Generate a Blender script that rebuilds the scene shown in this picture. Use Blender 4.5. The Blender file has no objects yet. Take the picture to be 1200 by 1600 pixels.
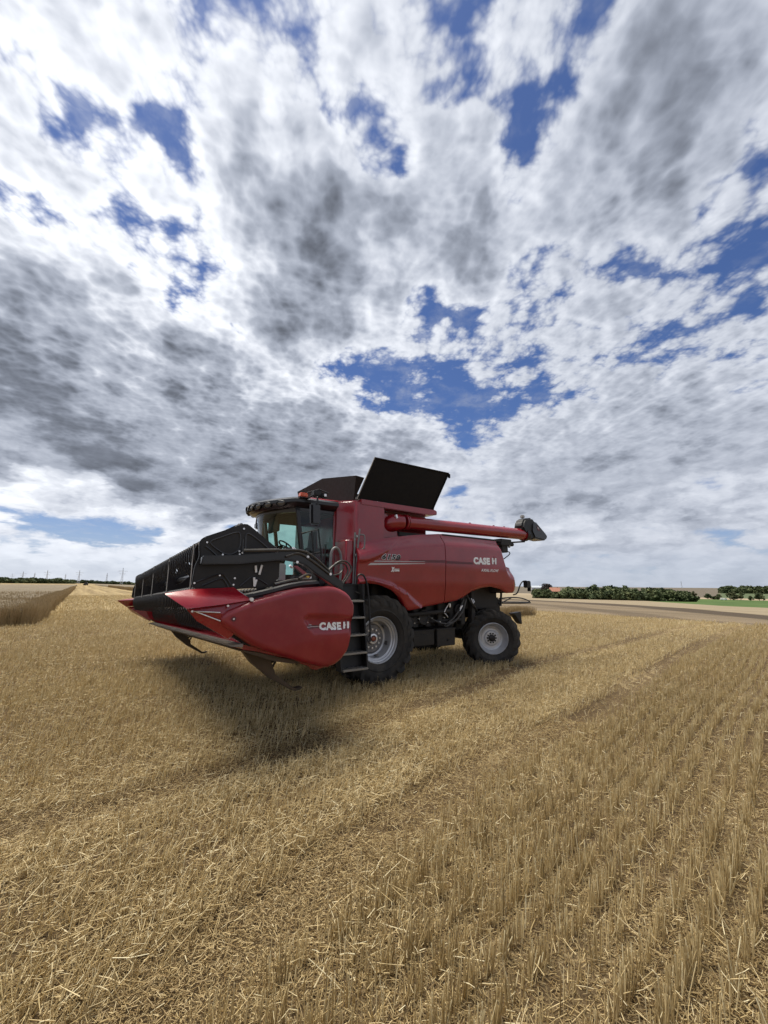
import bpy, bmesh, math, random
import numpy as np
from mathutils import Vector, Matrix

R = math.radians
SC = bpy.context.scene
COL = SC.collection
random.seed(7)
RNG = np.random.default_rng(11)

# ------------------------------------------------------------------ camera
CAM_H = 1.92
cam_data = bpy.data.cameras.new('camera')
cam_data.sensor_fit = 'VERTICAL'
cam_data.sensor_height = 36.0
cam_data.lens = 640.0 / 1600.0 * 36.0
cam_data.clip_start = 0.05
cam_data.clip_end = 20000
cam = bpy.data.objects.new('camera', cam_data)
COL.objects.link(cam)
PITCH, ROLL = R(10.19), R(0.5)
cam.matrix_world = (Matrix.Translation((0, 0, CAM_H)) @ Matrix.Rotation(R(90) + PITCH, 4, 'X')
                    @ Matrix.Rotation(ROLL, 4, 'Z'))
SC.camera = cam

SC.render.engine = 'CYCLES'
SC.cycles.max_bounces = 5
SC.cycles.diffuse_bounces = 2
SC.cycles.glossy_bounces = 3
SC.cycles.transmission_bounces = 5
SC.cycles.transparent_max_bounces = 12
SC.cycles.use_adaptive_sampling = True
SC.cycles.adaptive_threshold = 0.02
SC.cycles.caustics_reflective = False
SC.cycles.caustics_refractive = False

# ------------------------------------------------------------------ exposure
SC.view_settings.view_transform = 'Standard'
SC.view_settings.look = 'None'
SC.view_settings.exposure = 0.52
SC.view_settings.gamma = 1.0
SC.view_settings.use_curve_mapping = False

# ------------------------------------------------------------------ sun and sky
SUN_AZ, SUN_EL = R(-64), R(73)          # azimuth from +Y towards +X, elevation
SUN_DIR = Vector((math.sin(SUN_AZ) * math.cos(SUN_EL), math.cos(SUN_AZ) * math.cos(SUN_EL), math.sin(SUN_EL)))
sun_data = bpy.data.lights.new('sun', 'SUN')
sun_data.energy = 4.5
sun_data.angle = R(32)                  # softened by thin cloud
sun_data.color = (1.0, 0.94, 0.82)
sun = bpy.data.objects.new('sun', sun_data)
sun.rotation_euler = (-SUN_DIR).to_track_quat('-Z', 'Y').to_euler()
COL.objects.link(sun)


class NT:
    """small helper that writes node graphs"""
    def __init__(s, tree):
        s.t = tree
        s.n = tree.nodes
        s.l = tree.links

    def node(s, typ, **kw):
        n = s.n.new(typ)
        for k, v in kw.items():
            setattr(n, k, v)
        return n

    def put(s, sock, v):
        if v is None:
            return
        if isinstance(v, bpy.types.NodeSocket):
            s.l.new(v, sock)
        else:
            if sock.type in ('RGBA',) and len(v) == 3:
                v = (*v, 1.0)
            sock.default_value = v

    def m(s, op, a, b=None, c=None, clamp=False):
        n = s.node('ShaderNodeMath', operation=op, use_clamp=clamp)
        s.put(n.inputs[0], a)
        s.put(n.inputs[1], b)
        s.put(n.inputs[2], c)
        return n.outputs[0]

    def v(s, op, a, b=None, scale=None):
        n = s.node('ShaderNodeVectorMath', operation=op)
        s.put(n.inputs[0], a)
        s.put(n.inputs[1], b)
        if scale is not None:
            s.put(n.inputs['Scale'], scale)
        return n.outputs['Value'] if op in ('DOT_PRODUCT', 'LENGTH', 'DISTANCE') else n.outputs[0]

    def mr(s, x, a, b, c=0.0, d=1.0, kind='SMOOTHSTEP'):
        n = s.node('ShaderNodeMapRange', interpolation_type=kind)
        for i, q in enumerate((x, a, b, c, d)):
            s.put(n.inputs[i], q)
        return n.outputs[0]

    def mix(s, f, a, b, blend='MIX'):
        n = s.node('ShaderNodeMix', data_type='RGBA', blend_type=blend)
        s.put(n.inputs[0], f)
        s.put(n.inputs[6], a)
        s.put(n.inputs[7], b)
        return n.outputs[2]

    def noise(s, vec, scale, detail=4, rough=0.5, dist=0.0, lac=2.0, dims='3D', color=False, w=None):
        n = s.node('ShaderNodeTexNoise', noise_dimensions=dims)
        s.put(n.inputs['Vector'], vec)
        n.inputs['Scale'].default_value = scale
        n.inputs['Detail'].default_value = detail
        n.inputs['Roughness'].default_value = rough
        n.inputs['Distortion'].default_value = dist
        n.inputs['Lacunarity'].default_value = lac
        return n.outputs['Color' if color else 'Fac']

    def voro(s, vec, scale, detail=0, smooth=0.6, rough=0.5):
        n = s.node('ShaderNodeTexVoronoi', feature='SMOOTH_F1')
        s.put(n.inputs['Vector'], vec)
        n.inputs['Scale'].default_value = scale
        n.inputs['Detail'].default_value = detail
        n.inputs['Roughness'].default_value = rough
        n.inputs['Smoothness'].default_value = smooth
        return n.outputs['Distance']

    def xyz(s, a, b, c):
        n = s.node('ShaderNodeCombineXYZ')
        for i, q in enumerate((a, b, c)):
            s.put(n.inputs[i], q)
        return n.outputs[0]

    def sep(s, v):
        n = s.node('ShaderNodeSeparateXYZ')
        s.put(n.inputs[0], v)
        return n.outputs


def heading(bearing, elev):
    """unit vector from a compass bearing (from +Y towards +X) and an elevation, in degrees"""
    b, e = R(bearing), R(elev)
    return Vector((math.sin(b) * math.cos(e), math.cos(b) * math.cos(e), math.sin(e)))


def build_sky():
    w = bpy.data.worlds.new('World')
    SC.world = w
    w.use_nodes = True
    N = NT(w.node_tree)
    for n in list(N.n):
        N.n.remove(n)
    out = N.node('ShaderNodeOutputWorld')
    bg = N.node('ShaderNodeBackground')
    bg.inputs['Strength'].default_value = 0.1
    w.cycles.sampling_method = 'MANUAL'
    w.cycles.sample_map_resolution = 256
    N.l.new(bg.outputs[0], out.inputs[0])
    sky = N.node('ShaderNodeTexSky', sky_type='NISHITA')
    sky.sun_disc = False
    sky.sun_elevation = SUN_EL
    sky.sun_rotation = SUN_AZ
    sky.air_density = 1.0
    sky.dust_density = 0.6
    sky.ozone_density = 2.0
    D = N.node('ShaderNodeTexCoord').outputs['Generated']
    D = N.v('NORMALIZE', D)
    dz = N.m('MAXIMUM', N.sep(D)[2], 0.0)
    # the cloud deck: where the line of sight meets a gently curved layer
    inv = N.m('DIVIDE', 1.0, N.m('ADD', dz, 0.12))
    P = N.v('SCALE', D, scale=inv)
    px, py, _ = N.sep(P)
    P2 = N.xyz(px, py, 0.0)

    # wander the directions so that placed banks have ragged outlines
    w1 = N.v('SUBTRACT', N.noise(P2, 1.5, 4, 0.62, color=True, dims='2D'), (0.5, 0.5, 0.5))
    Dw = N.v('ADD', D, N.v('SCALE', w1, scale=N.mr(dz, 0.0, 0.5, 0.06, 0.20, 'LINEAR')))
    Dw = N.v('NORMALIZE', Dw)

    def bank(items, start, spread):
        acc = start
        for bearing, elev, radius, wgt in items:
            d = heading(bearing, elev)
            rr = R(radius) * spread
            k = 1.0 / (1.0 - math.cos(rr))
            dt = N.v('DOT_PRODUCT', Dw, tuple(d * k))
            t = N.m('ADD', dt, 1.0 - k, clamp=True)
            acc = N.m('MULTIPLY_ADD', t, wgt, acc)
        return acc

    gaps = [(-43.0, 46.9, 2.7, -.62), (-37.0, 48.6, 2.3, -.55), (-32.6, 48.4, 2.9, -.7), (-29.5, 44.9, 2.8, -.7), (-33.2, 38.3, 2.3, -.3), (-32.7, 34.9, 2.1, -.3),
            (-39.0, 53.3, 1.7, -.5), (-17.8, 54.0, 1.6, -.5), (-7.2, 54.7, 1.9, -.45), (-6.5, 51.9, 1.7, -.45), (-0.5, 51.4, 3.7, -.75), (6.0, 56.2, 1.6, -.6),
            (4.3, 51.3, 2.7, -.45), (17.3, 49.9, 3.1, -.55), (22.5, 49.2, 2.7, -.5), (20.4, 51.9, 2.5, -.45), (26.1, 51.2, 3.0, -.5), (30.4, 53.1, 3.6, -.5),
            (33.5, 55.1, 3.3, -.45), (16.5, 46.8, 2.4, -.6), (18.8, 39.1, 3.3, -.65), (23.3, 39.1, 2.9, -.45), (47.9, 39.1, 2.5, -.6), (46.0, 35.6, 2.7, -.5),
            (42.7, 37.1, 3.1, -.6), (42.6, 40.0, 2.0, -.4), (31.7, 37.1, 3.1, -.45), (36.0, 36.2, 2.3, -.45), (45.9, 32.5, 2.4, -.1), (43.8, 29.2, 3.2, -.4),
            (39.6, 28.2, 3.6, -.6), (34.2, 27.3, 4.0, -.6), (28.2, 25.6, 3.7, -.6), (22.6, 24.2, 3.9, -.7), (11.5, 33.4, 4.0, -.4), (5.1, 27.1, 6.0, -.75),
            (-1.1, 28.5, 5.1, -.6), (12.1, 23.8, 6.4, -.8), (-7.9, 29.3, 3.9, -.5), (17.7, 29.7, 3.6, -.5), (8.3, 20.8, 4.0, -.6), (0.8, 23.0, 3.8, -.6),
            (18.3, 23.3, 4.2, -.5), (3.7, 37.4, 3.5, -.5), (9.7, 38.2, 2.7, -.4), (-39.1, 8.5, 5.3, -1.3), (-35.5, 8.0, 4.4, -1.3), (-31.3, 7.9, 4.2, -1.2), (-42.9, 9.2, 3.3, -1.1),
            (-27.6, 8.8, 3.2, -.5), (-18.0, 8.5, 2.9, -.7), (-20.7, 7.7, 2.8, -.5), (9.5, 13.2, 3.0, -.6), (39.8, 10.6, 3.5, -.5), (44.6, 19.4, 2.6, -.3), (-50.4, 48.5, 6.4, .45), (-42.6, 51.8, 4.2, .3), (-45.8, 41.4, 5.1, .35), (10.6, 58.9, 7.0, .2), (-5.2, 58.0, 4.2, .25), (-34.6, 42.4, 3.2, .25), (37.7, 50.3, 6.8, .25)]
    thick = [(-13.9, 47.3, 6.6, 1.2), (-9.0, 50.5, 4.7, .7), (-16.3, 40.9, 8.2, 1.2), (-14.3, 34.4, 6.0, 1.1), (-21.3, 50.6, 3.9, .45), (-22.9, 54.2, 3.0, .35), (8.9, 45.3, 6.9, .85), (13.7, 41.4, 5.2, .4),
             (2.7, 49.3, 4.2, .35), (-3.3, 38.8, 4.7, .45), (-39.0, 21.8, 10.4, 1.1), (-44.4, 24.0, 7.0, .8), (-42.8, 16.6, 8.0, 1.1), (-32.6, 16.7, 9.8, 1.1), (-23.5, 22.2, 6.5, .8), (-25.4, 26.2, 4.7, .7),
             (-31.1, 12.0, 8.5, .8), (-23.4, 12.1, 6.6, .75), (-13.8, 17.2, 7.8, .7), (-4.7, 19.0, 7.1, .7), (-20.7, 17.8, 7.5, .6), (-39.7, 13.5, 7.0, .7), (-11.4, 23.7, 5.1, .3),
             (-45.9, 30.2, 5.5, .35), (-40.1, 29.5, 5.3, .3), (26.1, 18.3, 12.0, .16), (36.7, 20.1, 9.3, .12), (35.6, 8.6, 11.0, .16), (21.9, 13.0, 9.2, .16), (38.2, 45.7, 10.1, .26), (33.0, 41.1, 8.6, .26),
             (46.9, 46.6, 7.4, .25), (41.9, 14.8, 8.1, .14), (4.6, 17.3, 5.3, .45), (-10.9, 12.6, 6.2, .5), ]
    cover = N.m('MULTIPLY_ADD', bank(gaps, 0.0, 1.0), 0.70, 0.90)
    grey = bank(thick, 0.0, 1.30)
    grey = N.m('MULTIPLY', grey, N.mr(dz, 0.10, 0.17))
    grey = N.m('MULTIPLY', N.m('SUBTRACT', 1.0, N.m('EXPONENT', N.m('MULTIPLY', grey, -1.25))), 1.36)

    # ---- structure of the deck
    stretch = N.v('MULTIPLY', P2, (1.0, 0.92, 1.0))
    wob = N.v('SUBTRACT', N.noise(stretch, 4.0, 3, 0.55, color=True, dims='2D'), (0.5, 0.5, 0.5))
    Q = N.v('ADD', stretch, N.v('SCALE', wob, scale=0.05))
    # low down the clouds are seen from the side: heaps and bars along the horizon
    dxx, dyy, _ = N.sep(D)
    az = N.m('ARCTAN2', dxx, dyy)
    S = N.xyz(N.m('MULTIPLY', az, 3.4), N.m('MULTIPLY', dz, 7.5), 0.0)
    S = N.v('ADD', S, N.v('SCALE', wob, scale=0.10))
    low = N.mr(dz, 0.14, 0.46, 1.0, 0.0)
    big = N.noise(Q, 3.1, 8, 0.60, dims='2D')
    cell = N.noise(Q, 13.0, 4, 0.60, dims='2D')

    def billow(q, scale, detail):
        vn = N.node('ShaderNodeTexVoronoi', feature='F1', voronoi_dimensions='2D')
        N.put(vn.inputs['Vector'], q)
        vn.inputs['Scale'].default_value = scale
        vn.inputs['Detail'].default_value = detail
        vn.inputs['Roughness'].default_value = 0.55
        vn.inputs['Lacunarity'].default_value = 2.3
        return N.m('SUBTRACT', 0.38, vn.outputs['Distance'])
    puff = billow(Q, 6.8, 3.0)
    rough = N.m('MULTIPLY', N.m('SUBTRACT', big, 0.5), 1.15)
    rough = N.m('MULTIPLY_ADD', N.m('SUBTRACT', cell, 0.5), 0.65, rough)
    mote = N.noise(Q, 24.0, 3, 0.6, dims='2D')
    rough = N.m('MULTIPLY_ADD', N.m('SUBTRACT', mote, 0.5), 0.22, rough)
    top_f = N.m('MULTIPLY_ADD', puff, 0.85, rough)
    sdv = Vector((SUN_DIR.x, SUN_DIR.y * 0.92, 0)).normalized() * 0.022
    Q1 = N.v('ADD', Q, tuple(sdv))
    big1 = N.noise(Q1, 3.1, 5, 0.60, dims='2D')
    cell1 = N.noise(Q1, 13.0, 3, 0.60, dims='2D')
    puff1 = billow(Q1, 6.8, 2.0)
    soft = N.m('MULTIPLY_ADD', puff1, 0.75, N.m('MULTIPLY', N.m('SUBTRACT', big1, 0.5), 1.15))
    relief = N.m('MULTIPLY', N.m('SUBTRACT', big, big1), 1.5)
    relief = N.m('MULTIPLY_ADD', N.m('SUBTRACT', cell, cell1), 0.8, relief)
    relief = N.m('MULTIPLY_ADD', N.m('SUBTRACT', puff, puff1), 0.60, relief)
    heap = N.noise(S, 2.2, 7, 0.58, dims='2D')
    hp = billow(S, 3.4, 3.0)
    S1 = N.v('ADD', S, (-0.05, 0.08, 0.0))
    heap1 = N.noise(S1, 2.2, 5, 0.58, dims='2D')
    lerp = lambda t, p, q: N.m('MULTIPLY_ADD', t, N.m('SUBTRACT', q, p), p)
    side = N.m('MULTIPLY_ADD', hp, 0.45, N.m('MULTIPLY', N.m('SUBTRACT', heap, 0.5), 2.0))
    f0 = lerp(low, top_f, side)
    relief = lerp(low, relief, N.m('MULTIPLY', N.m('SUBTRACT', heap, heap1), 1.8))
    dens = N.m('ADD', N.m('MAXIMUM', cover, 0.0), f0)
    mott = N.noise(D, 5.5, 4, 0.55)
    dens = N.m('MULTIPLY_ADD', grey, N.mr(mott, 0.28, 0.68, 0.55, 1.30, 'LINEAR'), dens)
    soft = lerp(low, soft, N.m('MULTIPLY_ADD', hp, 0.40, N.m('MULTIPLY', N.m('SUBTRACT', heap1, 0.5), 1.7)))
    thickness = N.m('ADD', N.m('MAXIMUM', cover, 0.0), soft)
    thickness = N.m('MULTIPLY_ADD', grey, N.mr(mott, 0.28, 0.68, 0.60, 1.20, 'LINEAR'), thickness)
    thickness = lerp(0.25, thickness, dens)
    alpha = N.mr(dens, -0.04, 0.56)
    veil = N.mr(N.noise(Q, 5.0, 5, 0.65, dims='2D'), 0.45, 0.85, 0.0, 0.45)
    alpha = N.m('MAXIMUM', alpha, veil)

    # ---- light in the cloud: thin edges glow, thick bases go grey, brighter towards the sun
    sunny = N.v('DOT_PRODUCT', D, tuple(heading(-50.8, 35.0)))
    glow = N.mr(sunny, 0.35, 1.0, 0.0, 1.0, 'SMOOTHSTEP')
    glow2 = N.mr(sunny, 0.80, 1.0, 0.0, 1.0, 'SMOOTHSTEP')
    ramp = N.node('ShaderNodeValToRGB')
    ramp.color_ramp.interpolation = 'EASE'
    els = ramp.color_ramp.elements
    for i, (p, v) in enumerate(((0.0, 0.46), (0.18, 0.62), (0.30, 0.66), (0.48, 0.53), (0.68, 0.335), (0.98, 0.15))):
        e = els[i] if i < 2 else els.new(p)
        e.position = p
        e.color = (v, v, v, 1)
    N.put(ramp.inputs[0], N.m('MULTIPLY', thickness, 0.44))
    lum = N.m('MULTIPLY', ramp.outputs[0], N.m('MULTIPLY_ADD', glow, 0.26, 0.73))
    lum = N.m('MULTIPLY_ADD', glow2, N.m('MULTIPLY', ramp.outputs[0], 0.18), lum)
    lum = N.m('MULTIPLY_ADD', relief, N.m('MULTIPLY_ADD', lum, 0.42, 0.06), lum)
    lum = N.m('MAXIMUM', lum, 0.09)
    lum = lerp(N.mr(dz, 0.02, 0.16, 0.45, 0.0), lum, N.m('MULTIPLY_ADD', glow, 0.30, 0.42))
    # the sheet thins and greys into the distance
    far = N.mr(dz, 0.0, 0.20, 1.0, 0.0)
    tint = N.mix(N.mr(lum, 0.12, 0.75), (0.84, 0.935, 1.15), (0.955, 0.988, 1.06))
    cl = N.v('SCALE', tint, scale=N.m('MULTIPLY', lum, 10.0))
    blue = N.mix(1.0, sky.outputs[0], (0.40, 0.48, 0.68), 'MULTIPLY')
    hz = N.mix(N.m('MULTIPLY', far, 0.55), blue, (3.9, 4.5, 5.6))
    col = N.mix(N.m('MULTIPLY', alpha, N.mr(dz, 0.0, 0.10, 0.65, 1.0)), hz, cl)
    N.put(bg.inputs['Color'], col)


build_sky()
# ------------------------------------------------------------------ materials
def new_mat(name):
    m = bpy.data.materials.new(name)
    m.use_nodes = True
    N = NT(m.node_tree)
    b = next(n for n in N.n if n.type == 'BSDF_PRINCIPLED')
    return m, N, b


def paint(name, col, rough=0.4, metal=0.0, coat=0.0, dust=0.0, dust_col=(0.30, 0.23, 0.14), scale=3.0, bump=0.0, vary=0.12, spec=0.5):
    """a coated surface with uneven gloss, faint mottling and settled dust"""
    m, N, b = new_mat(name)
    co = N.node('ShaderNodeTexCoord').outputs['Object']
    n1 = N.noise(co, scale, 6, 0.6)
    n2 = N.noise(co, scale * 7.0, 5, 0.65)
    c = N.mix(N.mr(n1, 0.3, 0.7, 0.0, 1.0), tuple(q * (1 - vary) for q in col), tuple(min(1, q * (1 + vary)) for q in col))
    if dust > 0:
        up = N.sep(N.node('ShaderNodeNewGeometry').outputs['Normal'])[2]
        amt = N.m('MULTIPLY', N.mr(N.m('ADD', n1, N.m('MULTIPLY', n2, 0.6)), 0.55, 1.05), dust)
        amt = N.m('MULTIPLY', amt, N.mr(up, -0.4, 0.9, 0.6, 1.8, 'LINEAR'), clamp=True)
        c = N.mix(amt, c, dust_col)
        N.put(b.inputs['Roughness'], N.m('ADD', rough - 0.05, N.m('MULTIPLY', amt, 0.45)))
    else:
        N.put(b.inputs['Roughness'], N.mr(n2, 0.3, 0.7, max(0.05, rough - 0.07), rough + 0.07))
    N.put(b.inputs['Base Color'], c)
    b.inputs['Metallic'].default_value = metal
    b.inputs['Specular IOR Level'].default_value = spec
    b.inputs['Coat Weight'].default_value = coat
    b.inputs['Coat Roughness'].default_value = 0.12
    if bump > 0:
        bp = N.node('ShaderNodeBump')
        bp.inputs['Strength'].default_value = bump
        bp.inputs['Distance'].default_value = 0.01
        N.put(bp.inputs['Height'], n2)
        N.put(b.inputs['Normal'], bp.outputs[0])
    return m


MAT = {}
MAT['red'] = paint('red_paint', (0.235, 0.0032, 0.0125), 0.27, coat=0.55, dust=0.035, scale=1.6)
MAT['shield_red'] = paint('red_moulded_plastic', (0.225, 0.0055, 0.0165), 0.38, coat=0.2, dust=0.07, scale=1.8)
MAT['black'] = paint('black_plastic', (0.0085, 0.0085, 0.010), 0.5, dust=0.03, spec=0.35, scale=4.0)
MAT['satin'] = paint('black_enamel', (0.008, 0.0085, 0.011), 0.36, coat=0.1, dust=0.02, scale=3.0)
MAT['lid'] = paint('dark_lid_sheet', (0.005, 0.005, 0.006), 0.6, scale=2.0, spec=0.2)
MAT['canvas'] = paint('dark_brown_canvas', (0.016, 0.011, 0.010), 0.7, scale=2.0, spec=0.2)
MAT['rubber'] = paint('tyre_rubber', (0.022, 0.021, 0.020), 0.82, dust=0.30, dust_col=(0.11, 0.095, 0.075), scale=5.0, bump=0.15, spec=0.3)
MAT['rim'] = paint('silver_wheel_paint', (0.50, 0.51, 0.53), 0.38, metal=0.35, dust=0.10, scale=6.0)
MAT['rim_dark'] = paint('wheel_centre_grey', (0.17, 0.17, 0.18), 0.5, metal=0.3, dust=0.2, scale=6.0)
MAT['steel'] = paint('bare_steel', (0.55, 0.54, 0.52), 0.35, metal=0.85, scale=9.0)
MAT['bright'] = paint('zinc_fitting', (0.75, 0.75, 0.76), 0.3, metal=0.6, scale=9.0)
MAT['grey'] = paint('galvanised_tube', (0.36, 0.35, 0.33), 0.45, metal=0.4, dust=0.15, scale=7.0)
MAT['worn'] = paint('worn_brown_steel', (0.060, 0.044, 0.032), 0.55, metal=0.3, dust=0.2, dust_col=(0.16, 0.11, 0.07), scale=4.0)
MAT['tread'] = paint('ladder_tread_metal', (0.24, 0.235, 0.225), 0.5, metal=0.5, dust=0.25, scale=8.0)
MAT['white'] = paint('white_decal', (0.78, 0.78, 0.77), 0.45, scale=8.0, vary=0.03)
MAT['silver_decal'] = paint('silver_decal', (0.45, 0.44, 0.44), 0.4, metal=0.3, scale=8.0, vary=0.05)
MAT['black_decal'] = paint('black_decal', (0.02, 0.02, 0.022), 0.4, scale=8.0)
MAT['dark_red_decal'] = paint('dark_red_decal', (0.10, 0.012, 0.02), 0.4, scale=8.0)
MAT['pink_decal'] = paint('faded_red_decal', (0.20, 0.03, 0.04), 0.4, scale=8.0)
MAT['orange'] = paint('orange_lens', (0.62, 0.10, 0.025), 0.25, coat=0.3, scale=9.0)
MAT['hub_orange'] = paint('hub_orange', (0.26, 0.075, 0.04), 0.5, scale=9.0)
MAT['yellow'] = paint('yellow_sticker', (0.75, 0.48, 0.06), 0.5, scale=9.0)
MAT['lamp'] = paint('lamp_lens', (0.06, 0.06, 0.06), 0.15, coat=0.5, scale=9.0)
MAT['knife'] = paint('dull_knife_steel', (0.20, 0.19, 0.18), 0.5, metal=0.5, dust=0.3, scale=9.0)
MAT['tine_grey'] = paint('dull_grey_tube', (0.16, 0.155, 0.145), 0.5, metal=0.3, dust=0.15, scale=7.0)
MAT['hose'] = paint('hydraulic_hose', (0.028, 0.028, 0.028), 0.45, dust=0.1, scale=6.0)
MAT['dusty_dark'] = paint('dark_dusty_chassis', (0.012, 0.011, 0.011), 0.7, dust=0.2, dust_col=(0.05, 0.04, 0.03), scale=5.0)  # near-black base puts the wheel arches' shade into the colour, with some dust
MAT['seat'] = paint('seat_cloth', (0.05, 0.05, 0.055), 0.9, scale=12.0)
MAT['interior'] = paint('cab_lining', (0.045, 0.045, 0.045), 0.8, scale=5.0)
MAT['beige'] = paint('pale_post_paint', (0.30, 0.31, 0.29), 0.5, dust=0.2, scale=6.0)


def glass_mat():
    m, N, b = new_mat('tinted_glass')
    N.n.remove(b)
    out = next(n for n in N.n if n.type == 'OUTPUT_MATERIAL')
    tr = N.node('ShaderNodeBsdfTransparent')
    tr.inputs['Color'].default_value = (0.55, 0.74, 0.70, 1)
    gl = N.node('ShaderNodeBsdfGlossy')
    gl.inputs['Roughness'].default_value = 0.03
    fr = N.node('ShaderNodeFresnel')
    fr.inputs['IOR'].default_value = 1.5
    mx = N.node('ShaderNodeMixShader')
    N.put(mx.inputs[0], fr.outputs[0])
    N.l.new(tr.outputs[0], mx.inputs[1])
    N.l.new(gl.outputs[0], mx.inputs[2])
    N.l.new(mx.outputs[0], out.inputs['Surface'])
    return m


MAT['glass'] = glass_mat()


# ------------------------------------------------------------------ mesh building
class MB:
    """collects shapes into one mesh object"""
    def __init__(s):
        s.bm = bmesh.new()

    def _merge(s, tmp):
        me = bpy.data.meshes.new('tmp')
        tmp.to_mesh(me)
        tmp.free()
        s.bm.from_mesh(me)
        bpy.data.meshes.remove(me)

    def box(s, c, size, bevel=0.0, rot=None):
        t = bmesh.new()
        bmesh.ops.create_cube(t, size=1.0)
        for v in t.verts:
            v.co = Vector((v.co.x * size[0], v.co.y * size[1], v.co.z * size[2]))
        if bevel > 0:
            bmesh.ops.bevel(t, geom=list(t.edges), offset=bevel, segments=2, affect='EDGES')
        M = Matrix.Translation(c)
        if rot is not None:
            M = M @ rot.to_4x4()
        bmesh.ops.transform(t, matrix=M, verts=t.verts)
        s._merge(t)
        return s

    def span(s, x0, x1, y0, y1, z0, z1, bevel=0.0):
        return s.box(((x0 + x1) / 2, (y0 + y1) / 2, (z0 + z1) / 2), (abs(x1 - x0), abs(y1 - y0), abs(z1 - z0)), bevel)

    def prism(s, poly, a, b, axis='y', bevel=0.0, seg=2):
        """poly in the plane across axis: 'y' -> (x,z), 'z' -> (x,y), 'x' -> (y,z)"""
        t = bmesh.new()

        def P(u, v, w):
            return {'y': (u, w, v), 'z': (u, v, w), 'x': (w, u, v)}[axis]
        A = [t.verts.new(P(u, v, a)) for u, v in poly]
        B = [t.verts.new(P(u, v, b)) for u, v in poly]
        t.faces.new(A)
        t.faces.new(list(reversed(B)))
        n = len(poly)
        for i in range(n):
            t.faces.new((A[i], B[i], B[(i + 1) % n], A[(i + 1) % n]))
        bmesh.ops.recalc_face_normals(t, faces=t.faces)
        if bevel > 0:
            bmesh.ops.bevel(t, geom=list(t.edges), offset=bevel, segments=seg, affect='EDGES', clamp_overlap=True)
        s._merge(t)
        return s

    def hull(s, pts):
        t = bmesh.new()
        for p in pts:
            t.verts.new(p)
        bmesh.ops.convex_hull(t, input=t.verts)
        s._merge(t)
        return s

    def tube(s, path, r, n=8, cap=True, smooth=0):
        pts = [Vector(p) for p in path]
        for _ in range(smooth):
            q = [pts[0]]
            for i in range(len(pts) - 1):
                q.append(pts[i] * 0.75 + pts[i + 1] * 0.25)
                q.append(pts[i] * 0.25 + pts[i + 1] * 0.75)
            q.append(pts[-1])
            pts = q
        rr = r if isinstance(r, (list, tuple)) else [r] * len(pts)
        rings = []
        up = Vector((0, 0, 1))
        prev = None
        for i, p in enumerate(pts):
            d = (pts[min(i + 1, len(pts) - 1)] - pts[max(i - 1, 0)])
            if d.length < 1e-9:
                d = Vector((0, 0, 1))
            d.normalize()
            if prev is None:
                ref = up if abs(d.dot(up)) < 0.9 else Vector((1, 0, 0))
                u = d.cross(ref).normalized()
            else:
                u = (prev - d * prev.dot(d)).normalized()
            prev = u
            w = d.cross(u)
            R_ = rr[i] if i < len(rr) else rr[-1]
            rings.append([s.bm.verts.new(p + (u * math.cos(k * 2 * math.pi / n) + w * math.sin(k * 2 * math.pi / n)) * R_) for k in range(n)])
        for a, b in zip(rings, rings[1:]):
            for k in range(n):
                s.bm.faces.new((a[k], a[(k + 1) % n], b[(k + 1) % n], b[k]))
        if cap:
            s.bm.faces.new(list(reversed(rings[0])))
            s.bm.faces.new(rings[-1])
        return s

    def lathe(s, prof, c=(0, 0, 0), n=48, a0=0.0):
        """profile of (y, r) turned about the y axis through c"""
        rings = []
        for y, r in prof:
            rings.append([s.bm.verts.new((c[0] + r * math.cos(a0 + k * 2 * math.pi / n), c[1] + y, c[2] + r * math.sin(a0 + k * 2 * math.pi / n))) for k in range(n)])
        for a, b in zip(rings, rings[1:]):
            for k in range(n):
                s.bm.faces.new((a[k], b[k], b[(k + 1) % n], a[(k + 1) % n]))
        return s

    def quads(s, grid, flip=False):
        V = [[s.bm.verts.new(p) for p in row] for row in grid]
        for i in range(len(V) - 1):
            for j in range(len(V[0]) - 1):
                f = (V[i][j], V[i + 1][j], V[i + 1][j + 1], V[i][j + 1])
                s.bm.faces.new(tuple(reversed(f)) if flip else f)
        return V

    def face(s, pts):
        s.bm.faces.new([s.bm.verts.new(p) for p in pts])
        return s

    def build(s, name, mat, parent=None, angle=35, weld=0.0, fix=True, tilt=None):
        if weld:
            bmesh.ops.remove_doubles(s.bm, verts=s.bm.verts, dist=weld)
        if fix:
            bmesh.ops.recalc_face_normals(s.bm, faces=s.bm.faces)
        if tilt:
            for v in s.bm.verts:
                v.co.z += tilt * v.co.y
        me = bpy.data.meshes.new(name)
        s.bm.to_mesh(me)
        s.bm.free()
        me.materials.append(mat if not isinstance(mat, str) else MAT[mat])
        if angle:
            me.polygons.foreach_set('use_smooth', [True] * len(me.polygons))
            me.set_sharp_from_angle(angle=R(angle))
        return link(name, me, parent)


def link(name, data, parent=None):
    o = bpy.data.objects.new(name, data)
    COL.objects.link(o)
    if parent is not None:
        o.parent = parent
    return o


def tag(o, label=None, cat=None, group=None, kind=None):
    for k, v in (('label', label), ('category', cat), ('group', group), ('kind', kind)):
        if v:
            o[k] = v
    return o


def interp(pts, x):
    pts = sorted(pts)
    if x <= pts[0][0]:
        return pts[0][1]
    for (a, p), (b, q) in zip(pts, pts[1:]):
        if x <= b:
            return p + (q - p) * (x - a) / max(1e-9, b - a)
    return pts[-1][1]


def smooth01(t):
    t = max(0.0, min(1.0, t))
    return t * t * (3 - 2 * t)


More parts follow.
